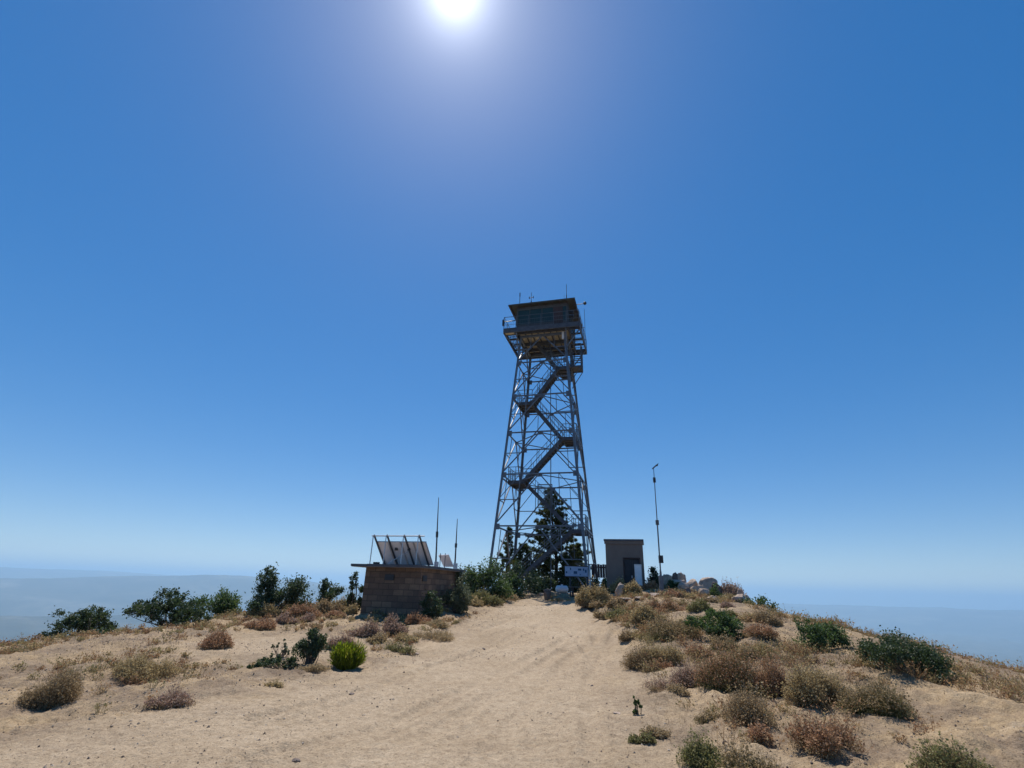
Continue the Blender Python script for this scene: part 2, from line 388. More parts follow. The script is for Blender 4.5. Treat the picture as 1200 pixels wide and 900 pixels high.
# distant ridges standing on the valley floor
def ridge(R0, depth, az0, az1, prof, seed):
    az = np.radians(np.arange(az0, az1, .12)); k = np.linspace(-1, 1, 60)
    K, AZ = np.meshgrid(k, az, indexing='ij'); RR = R0 + K*depth
    x, y = RR*np.sin(AZ), RR*np.cos(AZ)
    h = np.interp(np.degrees(AZ), prof[0], prof[1])
    env = np.clip(1 - np.abs(K)**1.4, 0, 1)
    z = -930 + env*(h+930)*(1 + .0) + (fbm(x/2600+seed, y/2600, 6, .55))*(260*env*(.35+.65*np.abs(K)))
    a_, b_ = z.shape; i, j = np.meshgrid(np.arange(a_-1), np.arange(b_-1), indexing='ij')
    f = np.stack([i*b_+j, i*b_+j+1, (i+1)*b_+j+1, (i+1)*b_+j], -1).reshape(-1, 4)[:, ::-1]
    return tag(npmesh('hills', np.stack([x, y, z], -1).reshape(-1, 3), f, M['hills'], smooth=True), kind='structure')
ridge(15000, 4200, -62, -8, ([-62,-50,-40,-33,-30,-27,-24,-21,-19,-17,-14,-10], [-250,-120,-40,40,85,75,45,20,-30,-80,-250,-600]), 3)
ridge(26000, 6000, -62, 60, ([-62,-45,-30,-20,-10,0,10,22,35,50,60], [100,150,60,-60,-160,-260,-300,-330,-300,-200,-120]), 11)
ridge(8200, 2600, -62, -16, ([-62,-45,-35,-30,-26,-22,-18], [-500,-430,-420,-520,-470,-620,-800]), 23)

# ------------------------------------------------------------------ lookout tower
YAW = .2637; TC = Vector((2.882, 38, 0))
fx, fy = Vector((math.cos(YAW), -math.sin(YAW), 0)), Vector((math.sin(YAW), math.cos(YAW), 0))
TB = 1.25
tower = empty('lookout_tower', (TC.x, TC.y, TB), -YAW, 'tall steel lattice fire lookout tower with zigzag stairs and a flat roofed cab on top', 'lookout tower')
def T(a, b_, z): return Vector((a, b_, z - TB))
hw = lambda z: 3.548 - .079*z
LV = [TB, 5.53, 9.21, 12.43, 15.49, 18.45, 20.9]
ST = M['steel']; SD = M['steel_dark']
cor = [(-1,-1),(1,-1),(1,1),(-1,1)]
for sx, sy in cor:
    g = gz(*(TC + fx*sx*hw(TB) + fy*sy*hw(TB)).xy)
    mb = MB(); a = T(sx*hw(g+.1), sy*hw(g+.1), g+.1); b_ = T(sx*hw(20.95), sy*hw(20.95), 20.95)
    o1, o2 = Vector((-sx*.085, 0, 0)), Vector((0, -sy*.085, 0))
    mb.beam(a+o1, b_+o1, .17, .022, (0, 1, 0)); mb.beam(a+o2, b_+o2, .17, .022, (1, 0, 0))
    lg = mb.build('leg', ST, tower)
    MB().box((sx*hw(g)-.35, sy*hw(g)-.35, g-TB-.5), (sx*hw(g)+.35, sy*hw(g)+.35, g-TB+.12)).build('footing', M['concrete'], lg)
    for z in LV[1:-1]:
        for q, nrm in (((-sx, 0), 'y'), ((0, -sy), 'x')):
            h = hw(z); c = T(sx*h, sy*h, z)
            m2 = MB()
            if nrm == 'y': m2.box((min(c.x, c.x-sx*.38), c.y-sy*.02-.012, c.z-.24), (max(c.x, c.x-sx*.38), c.y-sy*.02+.012, c.z+.16))
            else: m2.box((c.x-sx*.02-.012, min(c.y, c.y-sy*.38), c.z-.24), (c.x-sx*.02+.012, max(c.y, c.y-sy*.38), c.z+.16))
            m2.build('gusset_plate', ST, lg)
for k in range(4):
    (ax, ay), (bx, by) = cor[k], cor[(k+1) % 4]
    nx, ny = (ax+bx)/2, (ay+by)/2       # outward normal of this face
    def Fp(s, z, off=.03): h = hw(z); return T((ax+(bx-ax)*s)*h - nx*off, (ay+(by-ay)*s)*h - ny*off, z)
    for i in range(len(LV)):
        z = LV[i]
        if i > 0:
            MB().beam(Fp(.01, z), Fp(.99, z), .07 if i < 6 else .14, .10 if i < 6 else .2).build('horizontal_strut', ST, tower)
            if i < 6:
                c = Fp(.5, z-.06, .09)
                mg = MB(); w = .2
                if abs(ny): mg.box((c.x-w, c.y-.012, c.z-.16), (c.x+w, c.y+.012, c.z+.08))
                else: mg.box((c.x-.012, c.y-w, c.z-.2), (c.x+.012, c.y+w, c.z+.1))
                mg.build('gusset_plate', ST, tower)
        if i < 6:
            zt = LV[i+1]; zm = (z+zt)/2
            for s0, s1 in ((.0, .5), (1., .5)):
                MB().beam(Fp(s0, z+.1, .06), Fp(s1, zt, .06), .075, .08).build('diagonal_brace', ST, tower)
                sm = (s0+s1)/2
                MB().beam(Fp(s0, zm, .045), Fp(sm, zm, .045), .05, .06).build('sub_strut', ST, tower)
                # light stay from the mid strut up to the level above
                MB().beam(Fp(sm, zm, .05), Fp(s0+(s1-s0)*.5, zt, .05), .045, .045).build('hanger', ST, tower)
            if i in (1, 3):
                for s0 in (0., 1.):
                    MB().beam(Fp(s0, zm, .04), Fp(s0+(.25 if s0 == 0 else -.25), zt, .04), .045, .045).build('hanger', ST, tower)
for i in range(1, 6):
    z = LV[i]; h = hw(z)-.08; pts = [(-h,0),(0,-h),(h,0),(0,h)]
    for k in range(4):
        a, b_ = pts[k], pts[(k+1) % 4]; MB().beam(T(*a, z-.07), T(*b_, z-.07), .06, .06).build('plan_brace', ST, tower)
mb = MB()
z0, z1, a0_, a1_ = 7.35-TB, 9.15-TB, -.85, .25
for z in (z0, z1): mb.beam((a0_, .99, z), (a1_, .99, z), .06, .06)
for a in (a0_, a1_): mb.beam((a, .99, z0), (a, .99, z1), .06, .06)
for q in np.arange(a0_+.1, a1_, .1): mb.beam((q, .99, z0), (q, .99, z1), .014, .014)
for q in np.arange(z0+.12, z1, .12): mb.beam((a0_, .992, q), (a1_, .992, q), .014, .014)
mb.build('guard_screen', ST, tower)
# central riser pipe with its stays
MB().tube([T(.3, .2, gz(TC.x, TC.y)), T(.3, .2, 21.1)], .035, 8).build('riser_pipe', ST, tower)
# stairs
LAND = [('R', 2.05, 3.0, 5.50), ('L', -2.78, -1.62, 9.10), ('R', 1.42, 2.5, 12.36), ('L', -2.2, -1.0, 15.42), ('R', 1.15, 2.15, 18.32)]
def railing(mb, a, b_, h=1.06, step=.62, mids=(.35, .7), r=.02):
    a, b_ = Vector(a), Vector(b_); L = (b_-a).length; k = max(1, round(L/step)); up = Vector((0, 0, 1))
    for i in range(k+1):
        p = a + (b_-a)*i/k; mb.beam(p, p+up*h, r*2, r*2)
    for q in mids + (1,): mb.beam(a+up*h*q, b_+up*h*q, r*(2 if q == 1 else 1.2), r*(2 if q == 1 else 1.2))
for side, a0, a1, z in LAND:
    mb = MB(); b0, b1 = -1.0, 1.0
    zz = z - TB
    mb.box((a0+.01, b0+.01, zz-.05), (a1-.01, b1-.01, zz))
    land = mb.build('landing', M['grate'], tower)
    mb = MB()
    for p, q in (((a0,b0),(a1,b0)),((a1,b0),(a1,b1)),((a1,b1),(a0,b1)),((a0,b1),(a0,b0))):
        mb.beam((*p, zz-.12), (*q, zz-.12), .07, .26)
    for t in (.33, .66): mb.beam((a0, b0+(b1-b0)*t, zz-.1), (a1, b0+(b1-b0)*t, zz-.1), .06, .1)
    mb.build('landing_frame', SD, land)
    mb = MB(); out = a1 if side == 'R' else a0; inn_ = a0 if side == 'R' else a1
    railing(mb, (out, b0, zz), (out, b1, zz)); railing(mb, (inn_, b0, zz), (out, b0, zz)); railing(mb, (out, b1, zz), (inn_, b1, zz))
    for t in np.arange(.08, 1.9, .16): mb.beam((out, b0+t, zz), (out, b0+t, zz+.95), .012, .012)
    mb.build('railing', ST, land)
    mb = MB()                      # brackets tying the landing to the legs
    for b2 in (b0, b1): mb.beam((out, b2, zz-.15), (math.copysign(hw(z)-.05, out), math.copysign(hw(z)-.05, b2), zz-.15), .07, .1)
    mb.build('bracket', ST, land)
flights = [((-2.95, gz(TC.x-2.6, TC.y+.6)), (2.05, 5.50), 'F'), ((2.05, 5.50), (-1.62, 9.10), 'B'), ((-1.62, 9.10), (1.42, 12.36), 'F'),
           ((1.42, 12.36), (-1.0, 15.42), 'B'), ((-1.0, 15.42), (1.15, 18.32), 'F'), ((1.15, 18.32), (-.75, 21.15), 'B')]
for (a0, z0), (a1, z1), lane in flights:
    b0, b1 = (-.97, -.07) if lane == 'F' else (.07, .97)
    p0, p1 = Vector((a0, 0, z0-TB-.1)), Vector((a1, 0, z1-TB-.1)); nn = max(4, round((z1-z0)/.2))
    mb = MB()
    for i in range(nn):
        p = p0 + (p1-p0)*(i+.5)/nn; mb.box((p.x-.14, b0+.03, p.z-.02), (p.x+.14, b1-.03, p.z+.02))
    fl = mb.build('stair_flight', M['grate'], tower)
    for b_ in (b0, b1):
        MB().beam((p0.x, b_, p0.z), (p1.x, b_, p1.z), .05, .27).build('stringer', SD, fl)
        mb = MB(); k = 5; up = Vector((0, 0, 1))
        A_, B_ = Vector((p0.x, b_, p0.z+.1)), Vector((p1.x, b_, p1.z+.1))
        for i in range(k+1):
            p = A_+(B_-A_)*i/k; mb.beam(p, p+up*.95, .035, .035)
        for h in (.5, .95): mb.beam(A_+up*h, B_+up*h, .035, .035)
        mb.build('handrail', ST, fl)
# caged side balcony at the upper landing
mb = MB(); z = 18.32-TB; ex = 3.0
mb.box((2.17, -1.0, z-.06), (ex, .2, z)); bal = mb.build('balcony', M['grate'], tower)
mb = MB()
for zz in (z-.1, z+.42, z+.78, z+1.15, z+1.95):
    mb.beam((2.17, -1.0, zz), (ex, -1.0, zz), .05, .07); mb.beam((ex, -1.0, zz), (ex, .2, zz), .05, .07); mb.beam((ex, .2, zz), (2.17, .2, zz), .05, .07)
for p in ((2.2, -1), (ex, -1), (ex, -.4), (ex, .2), (2.2, .2)): mb.beam((*p, z-.1), (*p, z+1.98), .055, .055)
for q in np.arange(0, 1.1, .14): mb.beam((ex, -.95+q, z), (ex, -.95+q, z+.8), .014, .014)
mb.beam((ex, -1, z-.1), (2.1, -1, z-1.5), .05, .05); mb.beam((ex, .2, z-.1), (2.1, .2, z-1.5), .05, .05)
mb.build('cage', SD, bal)
# catwalk
HX, HY, ZC = 3.12, 2.65, 21.35
zc = ZC-TB
mb = MB()
for p, q in (((-HX,-HY),(HX,-HY)),((HX,-HY),(HX,HY)),((HX,HY),(-HX,HY)),((-HX,HY),(-HX,-HY))):
    mb.beam((*p, zc-.15), (*q, zc-.15), .08, .42)
cat = mb.build('catwalk', SD, tower)
mb = MB()
for x in (-2.2, 2.2): mb.beam((x, -HY+.04, zc-.2), (x, HY-.04, zc-.2), .12, .3)
for y in (-2.15, 2.15): mb.beam((-HX+.04, y, zc-.205), (HX-.04, y, zc-.205), .1, .28)
for y in (-1.05, 0, 1.05):
    for s in (-1, 1): mb.beam((s*2.26, y, zc-.15), (s*(HX-.04), y, zc-.15), .07, .14)
for x in (-1.4, -.7, 0, .7, 1.4):
    for s in (-1, 1): mb.beam((x, s*2.2, zc-.15), (x, s*(HY-.04), zc-.15), .07, .14)
mb.build('outrigger', SD, cat)
mb = MB()       # open bar grating
for s in (-1, 1):
    for k in range(8): x = s*(2.3+k*.1); mb.beam((x, -HY+.05, zc), (x, HY-.05, zc), .012, .03)
    for y in np.arange(-2.5, 2.6, .62): mb.beam((s*2.27, y, zc-.02), (s*3.07, y, zc-.02), .03, .02)
mb.build('side_grating', SD, cat)
mb = MB()
for s in (-1, 1): mb.box((-2.26, min(s*2.2, s*2.6), zc-.02), (2.26, max(s*2.2, s*2.6), zc+.015))
mb.build('deck_plank', M['grate'], cat)
MB().box((-HX+.1, -HY+.06, zc-.32), (-2.3, -2.25, zc-.27)).build('deck_plank', M['plank'], cat)
mb = MB()
for p, q in (((-HX,-HY),(HX,-HY)),((HX,-HY),(HX,HY)),((HX,HY),(-HX,HY)),((-HX,HY),(-HX,-HY))):
    railing(mb, (*p, zc+.05), (*q, zc+.05), 1.08, 1.05, (.33, .66), .018)
for x in np.arange(-HX+.2, HX, .2): mb.beam((x, -HY, zc+.05), (x, -HY, zc+.75), .008, .008)
mb.build('railing', ST, cat)
for sx, sy in cor:
    mb = MB(); h = hw(19.6)
    mb.beam((sx*h, sy*h, 19.6-TB), (sx*(HX-.05), sy*h*1.02, zc-.3), .08, .08); mb.beam((sx*h, sy*h, 19.6-TB), (sx*h*1.02, sy*(HY-.05), zc-.3), .08, .08)
    mb.build('knee_brace', ST, cat)
# cab
CH = 2.13; cb = empty('cab', (0, 0, zc), 0); cb.parent = tower
def panelx(mb, x0, x1, z0, z1, y, t=.05): mb.box((x0, y-t, z0), (x1, y+t, z1))
mb = MB(); mb.box((-CH+.06, -CH+.06, -.02), (CH-.06, CH-.06, .05)); mb.build('floor', M['plank'], cb)
mb = MB()
for x in np.arange(-CH+.1, CH, .53): mb.beam((x, -CH, -.1), (x, CH, -.1), .05, .16)
mb.build('floor_joist', SD, cb)
mb = MB(); mb.beam((-CH, -.05, -.26), (CH, -.05, -.26), .14, .3); mb.beam((-CH, 1.1, -.26), (CH, 1.1, -.26), .14, .3); mb.build('floor_beam', SD, cb)
for rot in range(4):
    Mt = Matrix.Rotation(rot*math.pi/2, 4, 'Z')
    mb = MB(); mb.box((-CH, -CH-.05, 0), (CH-.05, -CH+.05, .5), Mt); mb.box((-CH, -CH-.05, 1.98), (CH-.05, -CH+.05, 2.22), Mt)
    mb.build('wall', M['cabwall'], cb)
    fr_ = MB(); xs = [-2.08, -1.04, 0, 1.04, 2.08]
    for x in xs: fr_.box((x-.03, -CH-.07, .5), (x+.03, -CH+.04, 1.98), Mt)
    fr_.box((-2.03, -CH-.06, .5), (2.03, -CH+.03, .57), Mt); fr_.box((-2.03, -CH-.055, 1.4), (2.03, -CH+.025, 1.43), Mt); fr_.box((-2.03, -CH-.06, 1.92), (2.03, -CH+.03, 1.98), Mt)
    w = fr_.build('window', M['frame'], cb)
    w.parent = cb
    MB().box((-2.03, -CH-.012, .57), (2.03, -CH+.0, 1.92), Mt).build('pane', M['glass'], cb)
MB().box((.95, -CH-.09, .03), (1.75, -CH-.052, 1.9)).build('door', M['brown_wood'], cb)
RX = 2.82
mb = MB(); mb.box((-RX, -2.6, 2.24), (RX, 2.6, 2.36)); rf = mb.build('roof', M['cabroof'], cb)
mb = MB()
for x in np.arange(-RX+.15, RX, .6): mb.beam((x, -2.55, 2.185), (x, 2.55, 2.185), .05, .1)
mb.build('rafter', M['brown_wood'], cb)
MB().box((-1.0, -.6, .06), (1.0, .6, .9)).box((-.3, -.3, .9), (.3, .3, 1.25)).build('fire_finder_table', M['brown_wood'], cb)
# cab aerials
def aer(name, p, segs, mat=M['steel_dark']):
    mb = MB()
    for s in segs: mb.tube(s[0], s[1], 6)
    o = mb.build(name, mat, cb); o.location = p; return o
aer('antenna', (-1.9, -2.3, 2.36), [([(0,0,0),(0,0,1.0)], .028), ([(0,0,.9),(0,0,1.25)], .05)])
aer('antenna', (-.9, -2.3, 2.36), [([(0,0,0),(0,0,1.15)], .022), ([(-.17,0,.62),(.17,0,.66)], .025), ([(-.17,0,.55),(-.17,0,.75)], .04), ([(.17,0,.58),(.17,0,.75)], .04), ([(0,0,.05),(0,0,.3)], .05)])
aer('antenna', (2.1, -2.3, 2.36), [([(0,0,0),(0,0,1.55)], .022), ([(0,0,0),(0,0,.5)], .04), ([(-.2,0,0),(-.2,0,.55)], .012)])
mb = MB(); mb.tube([(RX-.3, -2.0, 2.0), (RX+.7, -2.0, 2.05)], .03, 6); mb.ell((RX+.75, -2.0, 2.07), (.14, .14, .14)); mb.build('floodlight', M['black'], cb)
mb = MB(); mb.tube([(RX+.62, -1.3, -.7), (RX+.62, -1.3, 1.9)], .016, 6); mb.tube([(RX+.25, -1.3, .2), (RX+.62, -1.3, .2)], .02, 6); mb.build('whip_antenna', M['black'], cb)
mb = MB(); mb.box((2.2, -2.1, .95), (2.62, -1.8, 1.12)); mb.box((2.2, -1.7, 1.5), (2.55, -1.5, 1.75)); mb.build('weather_box', M['black'], cb)
MB().box((1.62, -2.0, -1.0), (1.8, -1.85, -.35)).build('junction_box', M['white'], cb)
mb = MB(); mb.box((-3.3, -2.55, .45), (-3.15, -2.4, 1.0)); mb.tube([(-3.12, -2.5, .8), (-2.2, -2.5, .8)], .03, 6); mb.build('instrument_arm', M['black'], cb)

# ------------------------------------------------------------------ block building with roof slab
B1 = P(489, 716, 19.0)
bld = empty('block_building', (B1.x, 19.0, 0), -R(15), 'low brown concrete block building with flat slab roof and two dark vents', 'building')
zt = 2.13; W_, D_ = 2.2, 4.0
mb = MB(); t_ = .2
mb.box((-W_, 0, -.4), (0, D_, zt)); wl = mb.build('wall', M['block'], bld)
mb = MB(); mb.box((-W_-.42, -.32, zt+.002), (.18, D_+.3, zt+.085)); rs_ = mb.build('roof_slab', M['roofdeck'], bld)
mb = MB(); mb.box((-W_-.445, -.345, zt+.02), (.205, -.32, zt+.1)); mb.box((.18, -.32, zt+.02), (.205, D_+.3, zt+.1)); mb.build('roof_edge_strip', M['steel_dark'], rs_)
for ax_, u in (('x', -W_+1.0), ('y', .35)):
    z0, w = 1.70, .18
    Mv = Matrix.Translation((u, 0, 0)) if ax_ == 'x' else Matrix.Translation((0, u, 0)) @ Matrix.Rotation(math.pi/2, 4, 'Z')
    vt = MB().box((-w, -.03, z0), (w, -.003, z0+.2), Mv).build('vent', M['black'], bld)
    mb = MB()
    for i in range(4): mb.beam(Mv @ Vector((-w+.01, -.04, z0+.03+i*.045)), Mv @ Vector((w-.01, -.04, z0+.03+i*.045)), .02, .012)
    mb.build('louvre', M['steel_dark'], vt)
# solar rack on the roof
p = P(433, 657, 19.35)
zr = zt+.086
rack = empty('solar_rack', (p.x, 19.45, zr), -R(16), 'tilted rack of pale backed solar panels on tube frame on block building roof', 'solar panels')
Wd = 2.0; H_ = 1.02; Dp = 1.08
mb = MB(); mb.tube([(-.06, 0, H_), (Wd+.1, 0, H_)], .022, 8); mb.build('top_rail', M['alu'], rack)
xs = [.03, .57, 1.28, 1.88]
for x in xs:
    MB().beam((x, -.005, H_+.03), (x, Dp, .03), .05, .05).build('panel_rail', M['steel_dark'], rack)
    MB().tube([(x-.02, -.02, .02), (x-.02, -.02, H_)], .018, 8).build('post', M['alu'], rack)
MB().tube([(.75, -.02, .05), (1.28, Dp*.55, .55)], .016, 6).build('cross_stay', M['alu'], rack)
MB().box((-.08, -.06, 0), (Wd+.1, 0.0, .03)).box((-.08, Dp-.05, 0), (Wd+.1, Dp+.03, .03)).build('base_rail', M['steel_dark'], rack)
dn = Vector((0, H_, Dp)).normalized()          # normal pointing away from the camera and up
def slope(x, s, off):
    p = Vector((x, 0, H_)).lerp(Vector((x, Dp, .03)), s); return p + dn*off
for i in range(4):
    x0, x1 = -.02+i*.522, -.02+i*.522+.512
    def slab(o0, o1, mat, name, par, s0=.22, s1=.985, ins=0):
        q = [slope(a, s, o) for o in (o0, o1) for a, s in ((x0+ins, s0), (x1-ins, s0), (x1-ins, s1), (x0+ins, s1))]
        return MB().add(q, [(0,1,2,3),(4,7,6,5),(0,4,5,1),(1,5,6,2),(2,6,7,3),(3,7,4,0)]).build(name, mat, par)
    sp = slab(.035, .055, M['panelback'], 'solar_panel', rack)
    slab(.0555, .060, M['cells'], 'cell_sheet', sp, ins=.015)
    fm_ = MB()
    for s in (.22, .985): fm_.beam(slope(x0, s, .045), slope(x1, s, .045), .03, .04)
    for x in (x0+.012, x1-.012): fm_.beam(slope(x, .22, .04), slope(x, .985, .04), .02, .045)
    fm_.build('panel_frame', M['alu'], sp)
    jb = MB(); c = slope((x0+x1)/2, .45, .02); jb.box((c.x-.05, c.y-.04, c.z-.05), (c.x+.05, c.y+.02, c.z+.05))
    if i in (1, 2): jb.build('junction_box', M['black'], sp)
MB().box((.22, -.15, 0), (.42, -.02, .09)).build('battery_box', M['black'], rack)
p = P(514, 661, 21.4)
r2 = empty('solar_rack', (p.x, 21.4, zr), -R(16), 'small single solar panel behind the large rack beside the antenna', 'solar panels')
q = [Vector(a) for a in ((-.04,0,.50),(.42,-.05,.52),(.50,.4,.08),(.06,.4,.08))]; nn_ = Vector((0,.7,.7))*.03
sp = MB().add(q+[a+nn_ for a in q], [(0,1,2,3),(4,7,6,5),(0,4,5,1),(1,5,6,2),(2,6,7,3),(3,7,4,0)]).build('solar_panel', M['panelback'], r2)
q = [a+nn_*1.02 for a in q]; MB().add(q+[a+nn_*.1 for a in q], [(0,1,2,3),(4,7,6,5),(0,4,5,1),(1,5,6,2),(2,6,7,3),(3,7,4,0)]).build('cell_sheet', M['cells'], sp)
for x in (.05, .26): MB().tube([(x, .02, 0), (x, .0, .58)], .016, 6).build('post', M['steel_dark'], r2)
# antenna masts by the building
def mast(x_, ytop, Y, zb, pxb, label, boxes):
    b0 = P(pxb, 665, Y); top = P(x_, ytop, Y)
    r = empty('antenna_mast', (b0.x, Y, zb), 0, label, 'antenna mast')
    d = Vector((top.x-b0.x, 0, top.z-zb)); L = d.length
    MB().tube([(0,0,0), d*.45, d], [.035, .028, .012], 8).build('pole', M['steel_dark'], r)
    MB().tube([d*.42, d*.50], .05, 8).build('collar', M['black'], r)
    MB().box((-.06,-.06,0), (.10,.06,.22)).build('base_bracket', M['alu'], r); return r
mast(514, 583, 20.6, zr, 510.5, 'taller of two thin antenna masts on block building roof', 1)
mast(536, 608, 21.5, zr, 533, 'shorter antenna mast at right end of block building roof', 1)

# ------------------------------------------------------------------ shed
S0 = P(712.5, 694, 26.2); g0 = gz(S0.x+.8, 26.0)-.25
S0.x = P(709.8, 650, 26.2).x
shed = empty('tan_shed', (S0.x, 26.2, g0), -R(15), 'small flat roofed tan block shed with dark doorway', 'shed')
SW, SD_ = 1.82, 2.3; SH = P(730, 634, 25.9).z - g0
mb = MB(); x0, x1 = .88, 1.62; dh = P(735, 654.5, 25.9).z-g0
mb.box((0, 0, 0), (x0, .15, SH)); mb.box((x1, 0, 0), (SW, .15, SH)); mb.box((x0, 0, dh), (x1, .15, SH))
mb.box((0, .15, 0), (.15, SD_, SH)); mb.box((SW-.15, .15, 0), (SW, SD_, SH)); mb.box((.15, SD_-.15, 0), (SW-.15, SD_, SH)); mb.box((.15,.15,0),(SW-.15,SD_-.15,.05))
mb.build('wall', M['stucco'], shed)
mb = MB(); mb.box((-.07, -.08, SH+.002), (SW+.07, SD_+.08, SH+.09)); rf = mb.build('roof', M['steel_dark'], shed)
mb = MB(); mb.box((-.045, -.05, SH-.14), (SW+.045, -.003, SH)); mb.build('fascia', M['stucco'], shed)
mb = MB(); mb.box((x0+.01, .05, .06), (x0+.40, .09, dh-.02)); dr = mb.build('door', M['door'], shed)
mb = MB(); mb.box((x0+.41, .07, .06), (x1-.01, .11, dh-.02)); mb.build('door', M['door'], shed)
MB().box((x0+.33, .0, 1.0), (x0+.37, .045, 1.12)).build('handle', M['alu'], dr)
MB().box((x0-.05, -.015, 0), (x0, -.002, dh+.05)).box((x0, -.015, dh), (x1, -.002, dh+.05)).box((x1, -.015, 0), (x1+.05, -.002, dh+.05)).build('door_frame', M['brown_wood'], shed)
a_ = P(745.5, 661, 25.3); b_ = P(752.5, 692, 25.3); g = gz((a_.x+b_.x)/2, 25.4)
wb = empty('white_board', ((a_.x+b_.x)/2, 25.42, g), -R(25), 'white panel leaning upright beside the dark shed doorway', 'board')
hh = a_.z-g
MB().box((-.15, -.03, 0), (.15, .03, hh-.05)).box((-.12, -.035, .1), (.12, -.03, .14)).build('panel', M['white'], wb)
MB().box((-.165, -.04, hh-.05), (.165, .04, hh)).box((-.165, -.04, .0), (-.15, .04, hh-.05)).box((.15, -.04, .0), (.165, .04, hh-.05)).build('edge_frame', M['alu'], wb)

# weather mast on the right
h0 = P(776, 698, 22.0); gm = gz(h0.x, 22.0)
d = Vector((P(766.2, 553, 22.0).x - h0.x, 0, P(766.2, 553, 22.0).z - gm))
wm = empty('weather_mast', (h0.x, 22.0, gm), 0, 'tall thin weather mast with small boxes beside the tan shed', 'mast')
MB().tube([(0,0,-.2), d*.17], .045, 8).tube([d*.17, d*.55], .03, 8).tube([d*.55, d*.99], [.024, .017], 8).build('pole', M['steel'], wm)
MB().box((-.03, -.07, -.15), (.13, .07, .15), Matrix.Translation(d*.27)).build('control_box', M['black'], wm)
MB().box((-.06, -.05, -.10), (.06, .05, .10), Matrix.Translation(d*.565)).build('junction_box', M['steel_dark'], wm)
MB().box((-.075, -.06, 0), (.075, .06, .72)).build('base_box', M['steel'], wm)
mb = MB(); mb.tube([d*.99, d*1.03], .012, 6); mb.tube([d*1.03+Vector((-.06,0,-.02)), d*1.045+Vector((.16,0,.1))], .03, 6)
mb.add([d*1.045+Vector(q) for q in ((.05,0,.0),(.2,0,.05),(.24,0,.2),(.05,.006,.0),(.2,.006,.05),(.24,.006,.2))], [(0,1,2),(5,4,3),(0,3,4,1),(1,4,5,2),(2,5,3,0)])
mb.build('wind_vane', M['black'], wm)
MB().box((-.05,-.04,-.12),(.05,.04,.1), Matrix.Translation(d*.93)).build('sensor', M['black'], wm)

# information sign, bench, fence, tank, white stand-in for the sunlit tower leg
YS = 30.5
L_, R_ = P(662, 663.5, YS), P(688.5, 664, YS); Bz = P(662, 675, YS).z
g = gz(L_.x, YS); W = R_.x-L_.x; hb = Bz-g; ht = L_.z-g
sg = empty('information_sign', (L_.x, YS, g), 0, 'pale blue information board with dark printed patches below the tower', 'sign')
MB().box((.0, -.02, hb), (W, .02, ht)).build('board', M['signblue'], sg)
for u0, u1, v0, v1, mt in ((.22,.27,.62,.86,'signdark'),(.38,.53,.25,.52,'signdark'),(.57,.72,.60,.80,'signdark'),(.79,.85,.58,.82,'signdark'),(.03,.10,.30,.48,'signdark'),
                       (.56,.60,.1,.5,'signpale'),(.73,.76,.3,.95,'signpale'),(.65,.68,.12,.25,'signdark'),(.88,.95,.40,.70,'signdark'),(.12,.2,.62,.8,'signpale'),(.28,.36,.2,.36,'signpale'),(.78,.95,.1,.3,'signpale'),(.57,.7,.86,.93,'signpale'),(.04,.2,.1,.2,'signpale')):
    MB().box((u0*W, -.026, hb+v0*(ht-hb)), (u1*W, -.022, hb+v1*(ht-hb))).build('printed_patch', M[mt], sg)
MB().box((-.03, -.03, hb-.04), (W+.03, .03, hb)).box((-.03, -.03, ht), (W+.03, .03, ht+.04)).build('board_frame', M['brown_wood'], sg)
for x in (.3, W-.04): MB().box((x-.04, .03, -.3), (x+.04, .09, ht+.05)).build('post', M['steel_dark'], sg)
YB = 30.0
a_, b_ = P(667, 687, YB), P(692, 687, YB); g = gz((a_.x+b_.x)/2, YB); W = b_.x-a_.x; hb = max(.42, a_.z-g)
bn = empty('wooden_bench', (a_.x, YB, g), 0, 'dark wooden trestle bench under the blue information board', 'bench')
MB().box((-.05, -.2, hb-.05), (W+.05, -.02, hb)).box((-.05, .0, hb-.05), (W+.05, .18, hb)).build('seat', M['grey_wood'], bn)
for x in (.2, W-.15): MB().box((x-.04, -.16, -.2), (x+.04, .14, hb-.05)).build('leg', M['brown_wood'], bn)
YF = 31.0; a_, b_ = P(694, 661, YF), P(712, 661, YF); g = gz(b_.x, YF); zb = P(700, 677, YF).z-g; zt_ = a_.z-g
fe = empty('wooden_fence', (a_.x, YF, g), 0, 'dark reddish brown board fence panel between tower and tan shed', 'fence')
mb = MB(); x = 0; W = b_.x-a_.x+.9
while x < W: mb.box((x, 0, zb), (x+.135, .03, zt_+rnd.uniform(-.02,.03))); x += .15
mb.build('boards', M['brown_wood'], fe)
for x in (.0, W*.5, W): MB().box((x-.04, .032, -.3), (x+.04, .11, zt_)).build('post', M['grey_wood'], fe)
MB().box((0, .031, zt_-.2), (W, .07, zt_-.13)).build('rail', M['brown_wood'], fe)
YT = 35; a_ = P(651, 688, YT); b_ = P(666, 690, YT); g = gz((a_.x+b_.x)/2, YT); W = b_.x-a_.x
tk = empty('white_tank', ((a_.x+b_.x)/2, YT, g), R(6), 'white horizontal gas tank lying under the pine tree', 'tank')
MB().tube([(-W/2,0,.38),(-W/2+.06,0,.38),(-W/2+.12,0,.38),(W/2-.12,0,.38),(W/2-.06,0,.38),(W/2,0,.38)], [.08,.19,.23,.23,.19,.08], 20).build('shell', M['white'], tk, True)
for x in (-.25, .25): MB().box((x-.05, -.17, -.1), (x+.05, .17, .2)).build('foot', M['concrete'], tk)
MB().tube([(0,0,.6),(0,0,.68)], .07, 12).build('valve_cap', M['white'], tk)
YW = 31.5; a_ = P(691, 662, YW); g = gz(a_.x, YW)
